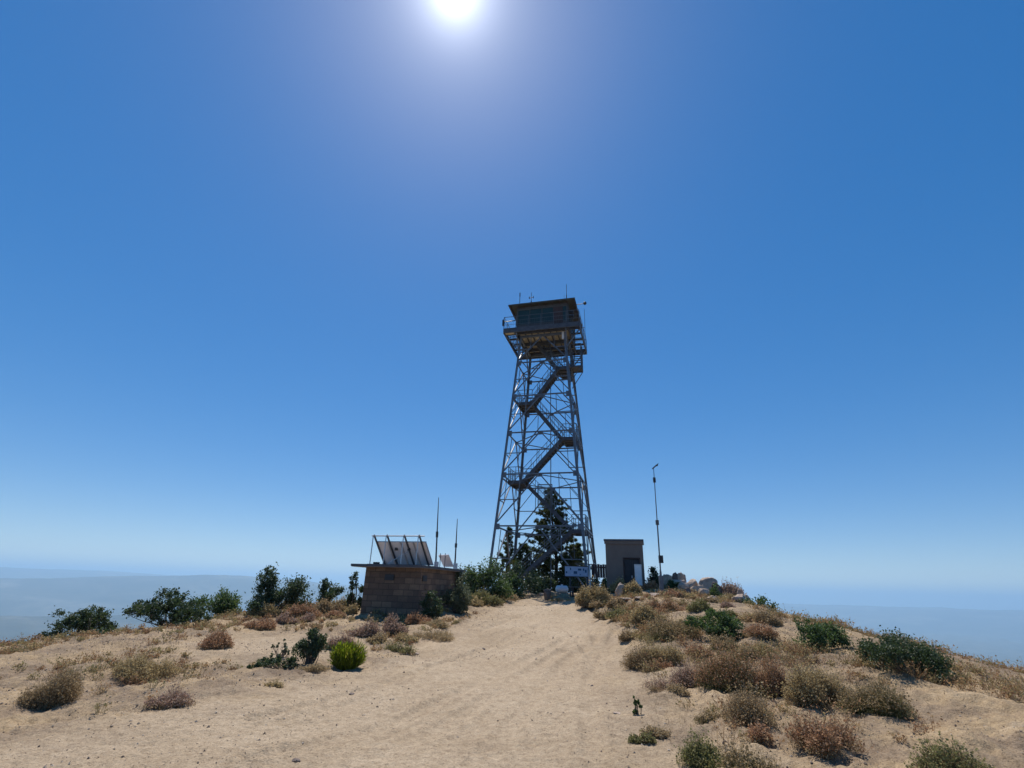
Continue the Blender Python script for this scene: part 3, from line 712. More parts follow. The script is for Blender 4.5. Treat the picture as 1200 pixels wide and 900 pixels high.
wp = empty('sunlit_leg_stand_in', (a_.x, YW, g), 0, 'slim white tube standing in for the sunlit lower tower leg beside right side of information board', 'post')
MB().tube([(0,0,-.2),(0,0,a_.z-g)], .05, 10).build('shaft', M['white'], wp)  # added white tube imitates sunlight on the lower part of the tower leg
MB().tube([(0,0,a_.z-g),(0,0,a_.z-g+.05)], .062, 10).build('cap', M['steel_dark'], wp)

# ------------------------------------------------------------------ plants
def unit(n_, r):
    v = r.normal(size=(n_, 3)); return v/np.linalg.norm(v, axis=1, keepdims=True)
def leaves(cent, size, r, aspect=.55, up=None, upw=0):
    """diamond leaves at the centres; returns verts, faces, v"""
    n_ = len(cent); a = unit(n_, r)
    if up is not None: a = a*(1-upw) + up*upw; a /= np.linalg.norm(a, axis=1, keepdims=True)+1e-9
    b_ = np.cross(a, unit(n_, r)); b_ /= np.linalg.norm(b_, axis=1, keepdims=True)+1e-9
    s = (size*(.6+.8*r.random(n_)))[:, None]
    nrm = np.cross(a, b_)
    v = np.stack([cent-a*s, cent+b_*s*aspect+nrm*s*.15, cent+a*s, cent-b_*s*aspect+nrm*s*.15], 1).reshape(-1, 3)
    f = np.arange(4*n_).reshape(-1, 4); return v, f
def rods(p0, p1, rad0, rad1):
    """3-sided tapered rods"""
    n_ = len(p0); d = p1-p0; d /= np.linalg.norm(d, axis=1, keepdims=True)+1e-9
    ref = np.where(np.abs(d[:, 2:3]) > .9, np.array([[1., 0, 0]]), np.array([[0, 0, 1.]]))
    x = np.cross(d, ref); x /= np.linalg.norm(x, axis=1, keepdims=True)+1e-9; y = np.cross(d, x)
    vs = []
    for p, rr in ((p0, rad0), (p1, rad1)):
        rr = np.broadcast_to(rr, (n_,))[:, None]
        for k in range(3):
            an = 2*math.pi*k/3; vs.append(p + (x*math.cos(an)+y*math.sin(an))*rr)
    v = np.stack(vs, 1).reshape(-1, 3); o = np.arange(n_)[:, None]*6
    f = np.concatenate([o+np.array([[k, (k+1) % 3, 3+(k+1) % 3, 3+k]]) for k in range(3)]); return v, f
def curve_rods(base, tip, rad, r, segs=3, sag=.1):
    L = np.linalg.norm(tip-base, axis=1, keepdims=True); mid_off = r.normal(size=base.shape)*L*sag
    V_, F_, o = [], [], 0; prev = base
    for s in range(1, segs+1):
        t = s/segs; cur = base+(tip-base)*t + mid_off*math.sin(math.pi*t)
        v, f = rods(prev, cur, rad*(1-.7*(s-1)/segs), rad*(1-.7*s/segs)); V_.append(v); F_.append(f+o); o += len(v); prev = cur
    return np.concatenate(V_), np.concatenate(F_)

def leafy(root, w, d, h, mat, seed, nleaf, leaf, clumps=70, upright=0, twigmat='twig', flat=.15, clump_r=.16, aspect=.55):
    r = np.random.default_rng(seed)
    # a few lobes give an uneven outline
    nl = 6 + int(2.5*w/max(h, .2)); lob = np.stack([r.uniform(-.38, .38, nl)*w, r.uniform(-.3, .3, nl)*d, r.uniform(.10, .52, nl)*h], 1)
    lr = np.stack([r.uniform(.12, .24, nl)*w, r.uniform(.18, .26, nl)*d, r.uniform(.22, .34, nl)*h], 1)
    lob[0] = (r.uniform(-.14, .14)*w, 0, .64*h); lr[0] = (.17*w, .22*d, .34*h)
    k = r.integers(0, nl, clumps); dirs = unit(clumps, r); dirs[:, 2] = np.abs(dirs[:, 2])*.9 - flat*r.random(clumps)*2
    cc = lob[k] + dirs*lr[k]*(r.random((clumps, 1))**.35)
    cc[:, 2] = np.clip(cc[:, 2], .05*h, h)
    # sprigs poke out
    ns = clumps//5; q = r.integers(0, clumps, ns); cc = np.concatenate([cc, cc[q]*np.array([1.12, 1.12, 1.13])])
    n_c = len(cc); cr_ = clump_r*min(w, h)*(.5+.9*r.random(n_c))
    kk = r.integers(0, n_c, nleaf)
    pts = cc[kk] + r.normal(size=(nleaf, 3))*cr_[kk][:, None]*.55
    pts[:, 2] = np.maximum(pts[:, 2], .02)
    tone = r.random(n_c)
    v, f = leaves(pts, np.full(nleaf, leaf), r, aspect, np.array([[0, 0, 1.]]), upright)
    vv = np.repeat(np.clip(tone[kk]*.55 + r.random(nleaf)*.45, 0, 1), 4)
    npmesh('foliage', v, f, M[mat], root, vv)
    nb = min(n_c, 45); base = np.stack([r.normal(size=nb)*.05*w, r.normal(size=nb)*.05*d, np.full(nb, -.05)], 1)
    v, f = curve_rods(base, cc[r.permutation(n_c)[:nb]], .006+.008*h, r)
    npmesh('stems', v, f, M[twigmat], root)

def dry(root, w, d, h, mat, seed, nst, head=.012, heads=5, mat2='brown', lean=.25, rad=.0028, head_zone=.5, tw='deadtwig'):
    """buckwheat-like mound: thin radiating stems that end in small flower heads over a leafy cushion"""
    r = np.random.default_rng(seed)
    nsub = max(4, int(w*4)); sc_ = np.stack([r.uniform(-.36, .36, nsub)*w, r.uniform(-.3, .3, nsub)*d], 1); sh = r.uniform(.45, .95, nsub)
    sc_[0] = 0; sh[0] = 1
    k = r.integers(0, nsub, nst); an = r.random(nst)*2*math.pi; rr = np.sqrt(r.random(nst))
    sub_r = .27 if nsub > 2 else .42
    wild = 1+(r.random(nst) < .10)*r.uniform(.1, .45, nst)
    base = np.stack([sc_[k, 0]+r.normal(size=nst)*.05*w, sc_[k, 1]+r.normal(size=nst)*.05*d, np.zeros(nst)], 1)
    tip = np.stack([sc_[k, 0]+np.cos(an)*rr*sub_r*w, sc_[k, 1]+np.sin(an)*rr*sub_r*d, h*sh[k]*(1-.55*rr**2)*(.50+.55*r.random(nst)**1.4)*wild], 1)
    v, f = curve_rods(base, tip, rad, r, 2, .06); 
    npmesh('stems', v, f, M[mat2], root, np.repeat(r.random(len(v)//6), 6))
    nh = nst*heads; kk = np.repeat(np.arange(nst), heads); t = head_zone+(1.03-head_zone)*r.random((nh, 1))
    c = base[kk]+(tip[kk]-base[kk])*t + r.normal(size=(nh, 3))*.022*max(.6, h)
    c[:, 2] = np.maximum(c[:, 2], .01)
    v, f = leaves(c, np.full(nh, head), r, .8)
    npmesh('flower_heads', v, f, M[mat], root, np.repeat(np.clip(r.random(nst)[kk]*.6+r.random(nh)*.4, 0, 1), 4))
    nc = nst*3; k = r.integers(0, nsub, nc); an = r.random(nc)*2*math.pi; rr = np.sqrt(r.random(nc))
    c = np.stack([sc_[k, 0]+np.cos(an)*rr*sub_r*.95*w, sc_[k, 1]+np.sin(an)*rr*sub_r*.95*d, h*sh[k]*.62*(1-.7*rr**2)*r.random(nc)], 1)
    v, f = leaves(c, np.full(nc, head*1.1), r, .3, np.array([[0, 0, 1.]]), .4)
    npmesh('foliage', v, f, M[mat2], root, np.repeat(r.random(nc), 4))

def broom(root, w, d, h, seed):
    r = np.random.default_rng(seed); n_ = 1500
    an = r.random(n_)*2*math.pi; rr = np.sqrt(r.random(n_))
    base = np.stack([np.cos(an)*rr*.2*w, np.sin(an)*rr*.2*d, np.zeros(n_)], 1)
    lump = .80+.85*vnoise(np.cos(an)*rr*3.3+7, np.sin(an)*rr*3.3+3)
    tip = np.stack([np.cos(an)*rr*.52*w*lump, np.sin(an)*rr*.5*d*lump, h*(1-.45*rr**2.2)*(.40+.62*r.random(n_))*(.75+.3*lump)], 1)
    v, f = curve_rods(base, tip, .0045, r, 3, .03)
    npmesh('stems', v, f, M['leaf_lime'], root, np.clip(v[:, 2]/h*.6+np.repeat(r.random(len(v)//6), 6)*.35, 0, 1)*0+np.repeat(r.random(len(v)//6), 6)*.8)
    m_ = 5200; k = r.integers(0, n_, m_); t = .3+.7*r.random((m_, 1)); c = base[k]+(tip[k]-base[k])*t + r.normal(size=(m_, 3))*.012
    v, f = leaves(c, np.full(m_, .034), r, .2, (tip-base)[k]/np.linalg.norm((tip-base)[k], axis=1, keepdims=True), .75)
    npmesh('foliage', v, f, M['leaf_lime'], root, np.repeat(r.random(m_), 4))

def pine(root, h, w, seed, crown0=.12, nb=46, ndl=.16, lean=0):
    r = np.random.default_rng(seed)
    MB().tube([(0,0,-.3), (.05*w*.3,0,h*.3), (lean*.6,0,h*.65), (lean,0,h*.97)], [.19*h/8, .14*h/8, .08*h/8, .015], 10).build('trunk', M['bark'], root, True)
    bs, ts = [], []
    C, U, tone = [], [], []
    for i in range(nb):
        t = crown0+(1-crown0)*(i+.5*r.random())/nb; z = h*t
        L = w*.5*(1.05-t)**.75*(.55+.6*r.random())*(1.0 if t > .2 else .8)
        an = i*2.399+r.normal()*.4; up = .25+.5*t
        bx = lean*t; b0 = np.array([bx, 0, z*.97]); b1 = np.array([bx+math.cos(an)*L, math.sin(an)*L, z+L*up*.6])
        bs.append(b0); ts.append(b1)
        nt_ = max(3, int(L/.13))
        for q in range(nt_):
            s = .3+.7*(q+r.random())/nt_; p = b0+(b1-b0)*s; p[2] += .12*math.sin(s*3)
            side = unit(1, r)[0]; side[2] = abs(side[2])*.8; e = p+side*(.12+.34*L*.35*r.random())
            bs.append(p); ts.append(e)
            for _ in range(3):
                c0 = p+(e-p)*r.random()*1.1 + r.normal(size=3)*.05
                C.append(c0); U.append(side*.5+np.array([0,0,.6])); tone.append(r.random())
    bs, ts = np.array(bs), np.array(ts)
    v, f = curve_rods(bs, ts, .022*h/8+.006, r, 2, .05); npmesh('branches', v, f, M['bark'], root)
    C, U, tone = np.array(C), np.array(U), np.array(tone); per = 40
    k = np.repeat(np.arange(len(C)), per); nn = len(k)
    dirs = unit(nn, r)+U[k]*.9; dirs /= np.linalg.norm(dirs, axis=1, keepdims=True)
    ln_ = ndl*(.7+.5*r.random((nn, 1))); p0 = C[k]+r.normal(size=(nn, 3))*.03; p1 = p0+dirs*ln_
    sd = np.cross(dirs, unit(nn, r)); sd /= np.linalg.norm(sd, axis=1, keepdims=True); wd = .016
    v = np.stack([p0-sd*wd, p0+sd*wd, p1], 1).reshape(-1, 3)
    npmesh('crown', v, np.arange(3*nn).reshape(-1, 3), M['needles'], root, np.repeat(np.clip(tone[k]*.6+r.random(nn)*.4, 0, 1), 3))
    # dense inner sprays
    print('pine', len(C), nn)

def place(x0, x1, ytop, ybase, Y=None, dscale=1.0, hmin=.12):
    """surveyed box in the photo -> location, width, depth, height"""
    xm = (x0+x1)/2
    if Y is None:
        h_ = line_hit(xm, ybase); Y = h_[1] if h_ else 22
        wm_ = P(x1, ybase, Y).x-P(x0, ybase, Y).x; Y += min(.35*wm_, 1.0)*dscale
    w = P(x1, ybase, Y).x-P(x0, ybase, Y).x; X_ = P(xm, ybase, Y).x; g_ = gz(X_, Y)
    return Vector((X_, Y, g_-.02)), w, max(hmin, P(xm, ytop, Y).z-g_)
_s = [100]
def bush(kind, x0, x1, yt, yb, label, Y=None, name='shrub', cat='shrub', **k):
    loc, w, h = place(x0, x1, yt, yb, Y); _s[0] += 1
    if kind == 'dry': w *= 1.22; h *= 1.06
    o = empty(name, loc, 0, label, cat); dd = k.pop('depth', .85)*w
    if kind == 'dry':
        area = w*max(h, .3); den = k.pop('den', 1.0); nst = int(min(6500, max(260, area*2900*den*min(1, 11/loc.y)**.5)))
        hd = k.pop('head', max(.010, .0011*loc.y)); rad = max(.0022, .00022*loc.y)
        dry(o, w*1.06, dd, h, k.pop('mat', 'rust'), _s[0], nst, head=hd, rad=rad, **k)
    elif kind == 'leafy':
        lf = k.pop('leaf', max(.018, .0019*loc.y)); nl = k.pop('n', int(min(42000, max(1800, w*h*5.0/(lf*lf)))))
        leafy(o, w*1.2, dd*1.15, h*1.08, k.pop('mat', 'leaf_dark'), _s[0], nl, lf, **k)
    elif kind == 'broom': broom(o, w, dd, h, _s[0])
    return o
B = bush
dk = dict(name='dry_brush', cat='dry brush')
# --- left side
B('leafy', 285, 347, 664, 724, 'large dark green shrub with ragged top at the far left skyline', Y=21, mat='leaf_dark', clumps=110, clump_r=.10)
B('leafy', 366, 394, 675, 712, 'small dark green tree-like shrub alone against the blue hills', Y=25.5, mat='leaf_dark', clumps=45, clump_r=.11)
B('leafy', 404, 424, 668, 716, 'tall thin dark shrub beside left wall of block building', Y=22, mat='leaf_dark', clumps=40, clump_r=.10)
B('dry', 337, 374, 706, 728, 'rust brown mound under the small dark shrub, left skyline', mat='rust', **dk)
B('dry', 362, 394, 701, 723, 'rust and gold mound between small dark shrub and block building', mat='brown', **dk)
B('dry', 388, 412, 699, 716, 'tawny brush mound touching left corner of block building', Y=22.5, mat='gold', **dk)
B('dry', 320, 345, 716, 734, 'low purplish brush patch below the large far left shrub', mat='pink', **dk)
B('dry', 292, 328, 722, 740, 'reddish brown rounded brush at left edge under the large shrub', mat='rust', **dk)
B('dry', 402, 418, 706, 722, 'yellowish weeds at the foot of block building left corner', Y=19.9, mat='gold', den=.6, **dk)
B('leafy', 343, 378, 733, 783, 'dense upright dark green shrub left of the lime green bush', mat='leaf_dark', clumps=90, clump_r=.10, upright=.2)
B('leafy', 297, 348, 764, 790, 'low creeping dark green shrub in front of the upright dark one', mat='leaf_dark', clumps=70, clump_r=.12)
B('leafy', 319, 336, 742, 772, 'sparse leggy twiggy sapling rising behind low creeping shrub', mat='leaf_grey', n=350, clumps=16, clump_r=.05)
B('broom', 383, 427, 747, 786, 'bright lime green rounded bush at left of the dirt road')
B('dry', 412, 452, 724, 752, 'pinkish rust brush mound behind the lime green bush', mat='pink', **dk)
B('dry', 440, 474, 718, 748, 'wide dusky pink brush mound in front of block building', mat='pink', **dk)
B('dry', 468, 501, 716, 735, 'darker rust mound right of the dusky pink mound', mat='rust', **dk)
B('dry', 384, 418, 738, 762, 'tan and pink brush fringe directly behind lime green bush left', mat='pink', den=.6, **dk)
B('dry', 450, 482, 751, 768, 'olive yellow weed clump right of lime green bush', mat='olive', den=.6, mat2='straw', **dk)
B('dry', 484, 530, 734, 752, 'thin golden straw patch at the left road edge', mat='straw', den=.35, mat2='straw', name='dry_brush', cat='dry grass')
B('dry', 312, 334, 797, 809, 'tiny straw tuft on bare sand at lower left', mat='gold', den=.6, mat2='brown', **dk)
B('leafy', 514, 547, 668, 704, 'grey green shrub against shaded end of block building', Y=22.6, mat='leaf_grey', clumps=70, upright=.4)
B('leafy', 541, 597, 655, 702, 'broad mid green shrub between block building and tower', Y=27.5, mat='leaf_green', clumps=170, clump_r=.12, upright=.3)
B('leafy', 588, 625, 662, 696, 'dark green shrub at left foot of the tower', Y=31, mat='leaf_dark', clumps=80, upright=.2)
B('leafy', 612, 636, 668, 693, 'dark thicket at the base of the pine tree stairs side', Y=33, mat='leaf_dark', clumps=60)
B('leafy', 495, 517, 690, 716, 'dark low shrub growing against the shaded block wall', Y=18.7, mat='leaf_dark', clumps=40)
B('dry', 517, 556, 693, 714, 'golden buckwheat mound left of road below broad green shrub', mat='gold', **dk)
B('dry', 548, 583, 690, 712, 'olive gold buckwheat mound at left road edge near the crest', mat='olive', mat2='gold', **dk)
B('dry', 482, 512, 703, 719, 'yellow weeds at the foot of the shaded block wall', mat='gold', den=.6, **dk)
B('dry', 583, 606, 693, 704, 'orange straw patch at road crest under the dark shrub', mat='straw', mat2='straw', den=.6, **dk)
# --- around tower and shed
B('dry', 680, 713, 684, 712, 'pale gold rounded brush beside left corner of tan shed', mat='gold', **dk)
B('dry', 733, 757, 680, 706, 'tall tan brush in front of the shed doorway', Y=22.5, mat='gold', mat2='brown', **dk)
B('leafy', 755, 778, 664, 692, 'dark green shrub just right of the tan shed', Y=27, mat='leaf_dark', clumps=60)
B('dry', 755, 775, 680, 700, 'golden brush between the shed and weather mast', Y=24, mat='rust', mat2='gold', **dk)
B('leafy', 706, 716, 676, 694, 'small green plant beneath the brown board fence', Y=30, mat='leaf_green', clumps=20)
B('dry', 709, 742, 712, 727, 'low yellow green tuft at right road edge below the shed', mat='olive', mat2='gold', **dk)
B('dry', 716, 736, 700, 713, 'grey brown low brush beside the leaning slab rock', mat='brown', **dk)
# --- right slope
B('dry', 739, 776, 706, 735, 'tawny brush mound at right road edge, upper of a pair', mat='gold', mat2='brown', **dk)
B('dry', 745, 810, 720, 753, 'largest tan brush mound at right road edge below weather mast', mat='brown', mat2='olive', **dk)
B('dry', 766, 803, 699, 722, 'rust topped brush at the foot of the weather mast', mat='rust', mat2='olive', **dk)
B('dry', 806, 838, 700, 723, 'olive brush on the slope below the big boulder', mat='olive', mat2='gold', **dk)
B('leafy', 815, 879, 713, 752, 'rounded bluish green shrub in the middle of the right slope', mat='leaf_green', clumps=130, clump_r=.10, upright=.2)
B('dry', 842, 872, 695, 716, 'tan brush between the boulder group and leaning slab', mat='gold', mat2='brown', Y=22, **dk)
B('dry', 838, 866, 680, 697, 'purple grey wispy brush on skyline right of the big boulder', mat='pink', Y=23.5, **dk)
B('leafy', 833, 848, 686, 696, 'small yellow green plant at the foot of the big boulder', Y=22.6, mat='leaf_green', clumps=25)
B('leafy', 783, 797, 680, 690, 'small green plant among skyline rocks right of mast', Y=23.6, mat='leaf_green', clumps=25)
B('leafy', 872, 908, 698, 722, 'green shrub at the right skyline behind leaning slab rock', Y=19.8, mat='leaf_green', clumps=70)
B('dry', 878, 912, 712, 733, 'brown brush mound on right slope under the skyline shrub', mat='brown', **dk)
B('dry', 868, 912, 728, 756, 'russet brush right of the bluish green shrub', mat='rust', mat2='brown', **dk)
B('dry', 835, 872, 742, 768, 'brown brush just below the bluish green shrub', mat='brown', mat2='olive', **dk)
B('dry', 776, 800, 690, 703, 'low rust brush in front of the stacked skyline rocks', mat='rust', **dk)
B('dry', 724, 772, 752, 789, 'bare grey brown brush at the right road edge', mat='brown', mat2='brown', den=.5, **dk)
B('dry', 762, 810, 748, 786, 'straw brown brush right of the bare grey brush', mat='gold', mat2='brown', den=.7, **dk)
B('dry', 760, 806, 788, 816, 'dead grey twiggy brush on sand in front of brown brush', mat='pink', mat2='brown', den=.28, **dk)
B('dry', 785, 808, 798, 820, 'small straw tuft right of the dead grey twigs', mat='straw', mat2='straw', den=.5, **dk)
B('leafy', 741, 753, 811, 838, 'single small upright green sprout on the sand', mat='leaf_green', n=260, clumps=14, clump_r=.06, upright=.5)
B('dry', 806, 868, 772, 812, 'purplish brush in front of the large rust thicket', mat='pink', mat2='brown', **dk)
B('dry', 830, 915, 752, 820, 'large rust thicket with cream seed heads at the right edge', mat='rust', mat2='olive', **dk)
B('dry', 838, 915, 800, 868, 'tangled brown and straw thicket at lower right edge', mat='brown', mat2='brown', **dk)
B('dry', 885, 935, 762, 822, 'tall red brown brush at the far right of the thicket', mat='rust', mat2='brown', **dk)
B('dry', 790, 855, 852, 905, 'low olive green tufted brush at bottom right of the road', mat='olive', mat2='olive', den=1.1, **dk)
B('dry', 852, 915, 862, 925, 'brown brush with cream heads in the bottom right corner', mat='brown', mat2='olive', **dk)
B('dry', 752, 782, 845, 866, 'thin straw tuft on the sand above the olive tufted brush', mat='straw', mat2='brown', den=.3, **dk)
for kd, a0, a1, t0, t1, lab, mt, m2, yy, dn in (
  ('dry', 700, 722, 712, 726, 'small straw tuft at the road edge left of the olive tuft', 'straw', 'straw', None, .6),
  ('dry', 726, 748, 735, 752, 'dull brown tuft at the road edge beside the largest tan mound', 'brown', 'brown', None, .7),
  ('dry', 800, 822, 722, 740, 'straw tuft touching the left side of bluish green shrub', 'straw', 'gold', None, .7),
  ('dry', 808, 838, 752, 775, 'rust tuft beneath flat grey stone on the right slope', 'rust', 'brown', None, .8),
  ('dry', 842, 866, 712, 724, 'low olive tuft just above the bluish green shrub', 'olive', 'gold', None, .7),
  ('dry', 866, 890, 714, 728, 'straw and rust tuft above the russet brush', 'gold', 'brown', None, .7),
  ('dry', 776, 798, 712, 722, 'short straw tuft right of the upper tawny mound', 'straw', 'gold', None, .6),
  ('dry', 818, 836, 698, 708, 'small brown tuft left of the tan knobby rock', 'brown', 'brown', None, .8),
  ('dry', 843, 862, 703, 713, 'pinkish tuft right of the tan knobby rock', 'pink', 'brown', None, .7),
  ('dry', 786, 812, 692, 702, 'golden tuft under the pale cracked boulder', 'gold', 'brown', None, .8),
  ('dry', 884, 910, 750, 768, 'gold brush at right edge above the tall red brown brush', 'gold', 'brown', None, .9),
  ('dry', 862, 890, 752, 776, 'straw brush tangled into the top of rust thicket', 'straw', 'brown', None, .7),
  ('dry', 800, 830, 782, 808, 'short grey brush left of the purplish brush', 'pink', 'brown', None, .6),
  ('dry', 818, 850, 828, 856, 'low brown brush between purplish brush and bottom corner', 'brown', 'olive', None, .7),
  ('dry', 876, 912, 840, 880, 'rust brush with pale heads above the bottom right corner', 'rust', 'brown', None, 1.),
  ('dry', 744, 768, 860, 874, 'sparse low weeds on the sand at lower right', 'olive', 'brown', None, .3),
  ('dry', 760, 784, 770, 790, 'small rust tuft between grey brown brush and dead twigs', 'rust', 'brown', None, .6),
  ('dry', 716, 738, 676, 692, 'yellow brush beside the left wall foot of tan shed', 'gold', 'brown', 25.2, .8),
  ('dry', 742, 760, 686, 702, 'short rust brush at right corner of tan shed', 'rust', 'gold', 24.0, .8),
  ('dry', 690, 712, 702, 716, 'low dusty tuft below the pale gold rounded brush', 'brown', 'gold', None, .7),
  ('dry', 296, 322, 706, 724, 'tawny brush peeping below the large far left shrub', 'gold', 'brown', 20.2, .9),
  ('dry', 324, 350, 702, 720, 'straw brush on the skyline right of the large far left shrub', 'gold', 'brown', 24.0, .9),
  ('dry', 350, 372, 716, 730, 'pink brush in front of the rust skyline mound', 'pink', 'brown', None, .9),
  ('dry', 376, 402, 714, 728, 'rust brush left of the building in front of gold mound', 'rust', 'brown', None, .9),
  ('dry', 430, 458, 738, 756, 'low straw fringe between lime green bush and pink mounds', 'straw', 'gold', None, .6),
  ('dry', 456, 486, 740, 756, 'golden tuft under the wide dusky pink mound', 'gold', 'straw', None, .6),
  ('dry', 498, 524, 724, 738, 'straw tuft right of darker rust mound', 'straw', 'gold', None, .6),
  ('dry', 498, 520, 708, 720, 'dusty gold tuft at right end of the shaded block wall', 'gold', 'gold', None, .8),
  ('dry', 352, 384, 776, 790, 'straw tuft at the foot of the upright dark green shrub', 'straw', 'brown', None, .5),
  ('leafy', 596, 612, 672, 694, 'small mid green shrub nestled under the left tower leg', 'leaf_green', 'twig', 30.2, 1),
  ('leafy', 628, 652, 676, 692, 'dark undergrowth left of the white tank', 'leaf_dark', 'twig', 38.5, 1),
  ('leafy', 664, 692, 674, 692, 'dark undergrowth behind the blue information board', 'leaf_dark', 'twig', 39.5, 1),
  ('leafy', 692, 712, 678, 692, 'green undergrowth below the brown board fence', 'leaf_green', 'twig', 32.5, 1),
  ('leafy', 640, 668, 672, 690, 'dark undergrowth behind the white tank', 'leaf_dark', 'twig', 41.0, 1),
  ('leafy', 522, 548, 682, 708, 'olive shrub in front of the grey green shrub', 'leaf_grey', 'twig', 21.0, 1)):
    if kd == 'dry': B('dry', a0, a1, t0, t1, lab, Y=yy, mat=mt, mat2=m2, den=dn, **dk)
    else: B('leafy', a0, a1, t0, t1, lab, Y=yy, mat=mt, clumps=60)
# --- outside the photograph's own frame, plausible continuation
B('leafy', 150, 235, 690, 752, 'wide dark shrub on the left slope away from the road', Y=19, mat='leaf_dark', clumps=120, clump_r=.09)
B('leafy', 60, 128, 706, 760, 'dark shrub at the outer left end of the slope', Y=18, mat='leaf_dark', clumps=110, clump_r=.09)
B('leafy', 236, 290, 690, 733, 'mid green shrub next left of the large dark skyline shrub', Y=22, mat='leaf_green', clumps=90)
B('dry', 228, 275, 735, 765, 'rust mound on bare sand at left of the clearing', mat='rust', **dk)
B('dry', 120, 190, 760, 800, 'pale gold mound on the outer left slope', mat='gold', **dk)
B('dry', 30, 100, 775, 830, 'brown brush near the left end of the slope', mat='brown', **dk)
B('dry', 175, 225, 800, 835, 'pinkish mound on sand at outer left', mat='pink', **dk)
B('dry', 920, 990, 770, 830, 'gold and brown mound outside right thicket', mat='gold', mat2='brown', **dk)
B('dry', 935, 1000, 830, 895, 'rust thicket at outer lower right', mat='rust', mat2='brown', **dk)
B('leafy', 920, 985, 722, 762, 'green shrub on the outer right slope', mat='leaf_green', clumps=110)
B('dry', 1005, 1085, 790, 850, 'wide brown mound on the outer right slope', mat='brown', mat2='olive', **dk)
B('leafy', 1030, 1110, 740, 800, 'dark shrub at the outer right end of the slope', mat='leaf_dark', clumps=120)
B('dry', 1060, 1170, 860, 930, 'olive thicket at the bottom outer right', mat='olive', mat2='brown', **dk)

# pines
def pn(px, ytop, Y, w, label, seed, nb, lean=0, c0=.12):
    b0 = P(px, 690, Y); g = gz(b0.x, Y); h = P(px, ytop, Y).z-g
    o = empty('pine_tree', (b0.x, Y, g), 0, label, 'pine tree'); pine(o, h, w, seed, c0, nb, lean=lean); return o
pn(651, 575, 42.5, 6.4, 'tall dark pine tree growing behind the stairs of the lookout tower', 3, 100, -.35, .03)
pn(592, 620, 43.5, 2.6, 'thin ragged young pine at the left foot of the tower', 9, 36, .2, .05)
pn(612, 640, 41.5, 3.4, 'short bushy pine between the young pine and tall pine', 14, 44, 0, .02)
pn(672, 640, 43.0, 3.6, 'low pine filling the gap right of tall pine trunk', 21, 48, .3, .02)

# ------------------------------------------------------------------ rocks
def boulder(x0, x1, yt, yb, label, Y=None, seed=1, mat='rock', cat='boulder', rz=0, tilt=0, dep=.8, sub_=4, sink=.04, group=None):
    loc, w, h = place(x0, x1, yt, yb, Y, .5, .03)
    if cat == 'stone': h = min(h, w*.5)
    import bmesh
    bm = bmesh.new(); bmesh.ops.create_icosphere(bm, subdivisions=sub_, radius=1)
    r = random.Random(seed); pl = [(Vector((r.gauss(0,1), r.gauss(0,1), r.gauss(0,.8))).normalized(), r.uniform(.60, 1.02)) for _ in range(14)]
    off = Vector((r.random()*50, r.random()*50, r.random()*50))
    for v in bm.verts:
        p = v.co.copy(); p = p / (abs(p.x)**3.2 + abs(p.y)**3.2 + abs(p.z)**3.2)**(1/3.2)
        for nn_, dd in pl:
            e = p.dot(nn_)-dd
            if e > 0: p -= nn_*e
        p *= 1 + .12*mn.noise(p*1.6+off) + .09*mn.noise(p*3.4+off) - .09*abs(mn.noise(p*4.5+off*2)) + .05*abs(mn.noise(p*10+off)) + .02*mn.noise(p*20+off)
        v.co = p
    mx = [max(abs(v.co[i]) for v in bm.verts) for i in range(3)]
    hh = h*(1+sink)
    for v in bm.verts: v.co = Vector((v.co.x/mx[0]*w/2, v.co.y/mx[1]*w/2*dep, v.co.z/mx[2]*hh/2))
    if tilt: bmesh.ops.rotate(bm, verts=bm.verts, cent=(0,0,0), matrix=Matrix.Rotation(tilt, 3, 'Y'))
    me = bpy.data.meshes.new('boulder'); bm.to_mesh(me); bm.free()
    for p in me.polygons: p.use_smooth = r.random() < 2
    me.materials.append(M[mat]); o = bpy.data.objects.new('boulder' if cat == 'boulder' else 'stone', me); COL.objects.link(o)
    o.location = (loc.x, loc.y, loc.z+hh/2-h*sink); o.rotation_euler = (0, 0, rz)
    return tag(o, label, cat, group)
K = boulder
K(776, 789, 672, 682, 'small rounded boulder on skyline nearest the weather mast', 25, 1)
K(788, 796, 670, 681, 'dark pointed rock standing on the skyline', 25, 2, 'rockdark')
K(794, 801, 670, 679, 'reddish rock between dark pointed rock and thin upright rock', 24.9, 3)
K(799, 804.5, 671.5, 682, 'thin upright rock at right end of the skyline stack', 25, 4)
K(785, 806, 677, 686, 'wide flat slab under the stacked skyline rocks', 24.3, 5)
K(802, 820, 677.5, 689, 'low rounded boulder between stack and largest boulder', 24.3, 6)
K(816, 843, 675.5, 693, 'largest tan boulder of the skyline group', 24, 7, dep=.7)
K(835, 847, 680, 696, 'dark red shaded rock at right side of largest boulder', 23.6, 8, 'rockdark')
K(805, 830, 684, 694, 'grey broken slab in front of the largest boulder', 23, 9)
K(795, 810, 682, 695, 'pale cracked boulder below the flat slab', 23, 10)
K(804, 811, 688, 703, 'dark upright rock like a post below the boulders', 21.6, 12, 'rockdark')
K(818, 832, 689, 697, 'small dusty rock under the grey broken slab', 22.4, 13)
K(831, 843, 697, 711, 'tan knobby rock alone on the mid right slope', 20.8, 14)
K(864, 872, 689, 700, 'pillar like brown rock on the right skyline', 20.8, 15)
K(858, 877, 696, 712, 'pale leaning slab rock on the right skyline', 20, 16, tilt=-.35)
K(872, 880, 696, 710, 'reddish rock behind the pale leaning slab', 20.4, 17)
K(861, 875, 706, 713, 'flat pale stone at the foot of the leaning slab', 19.4, 18)
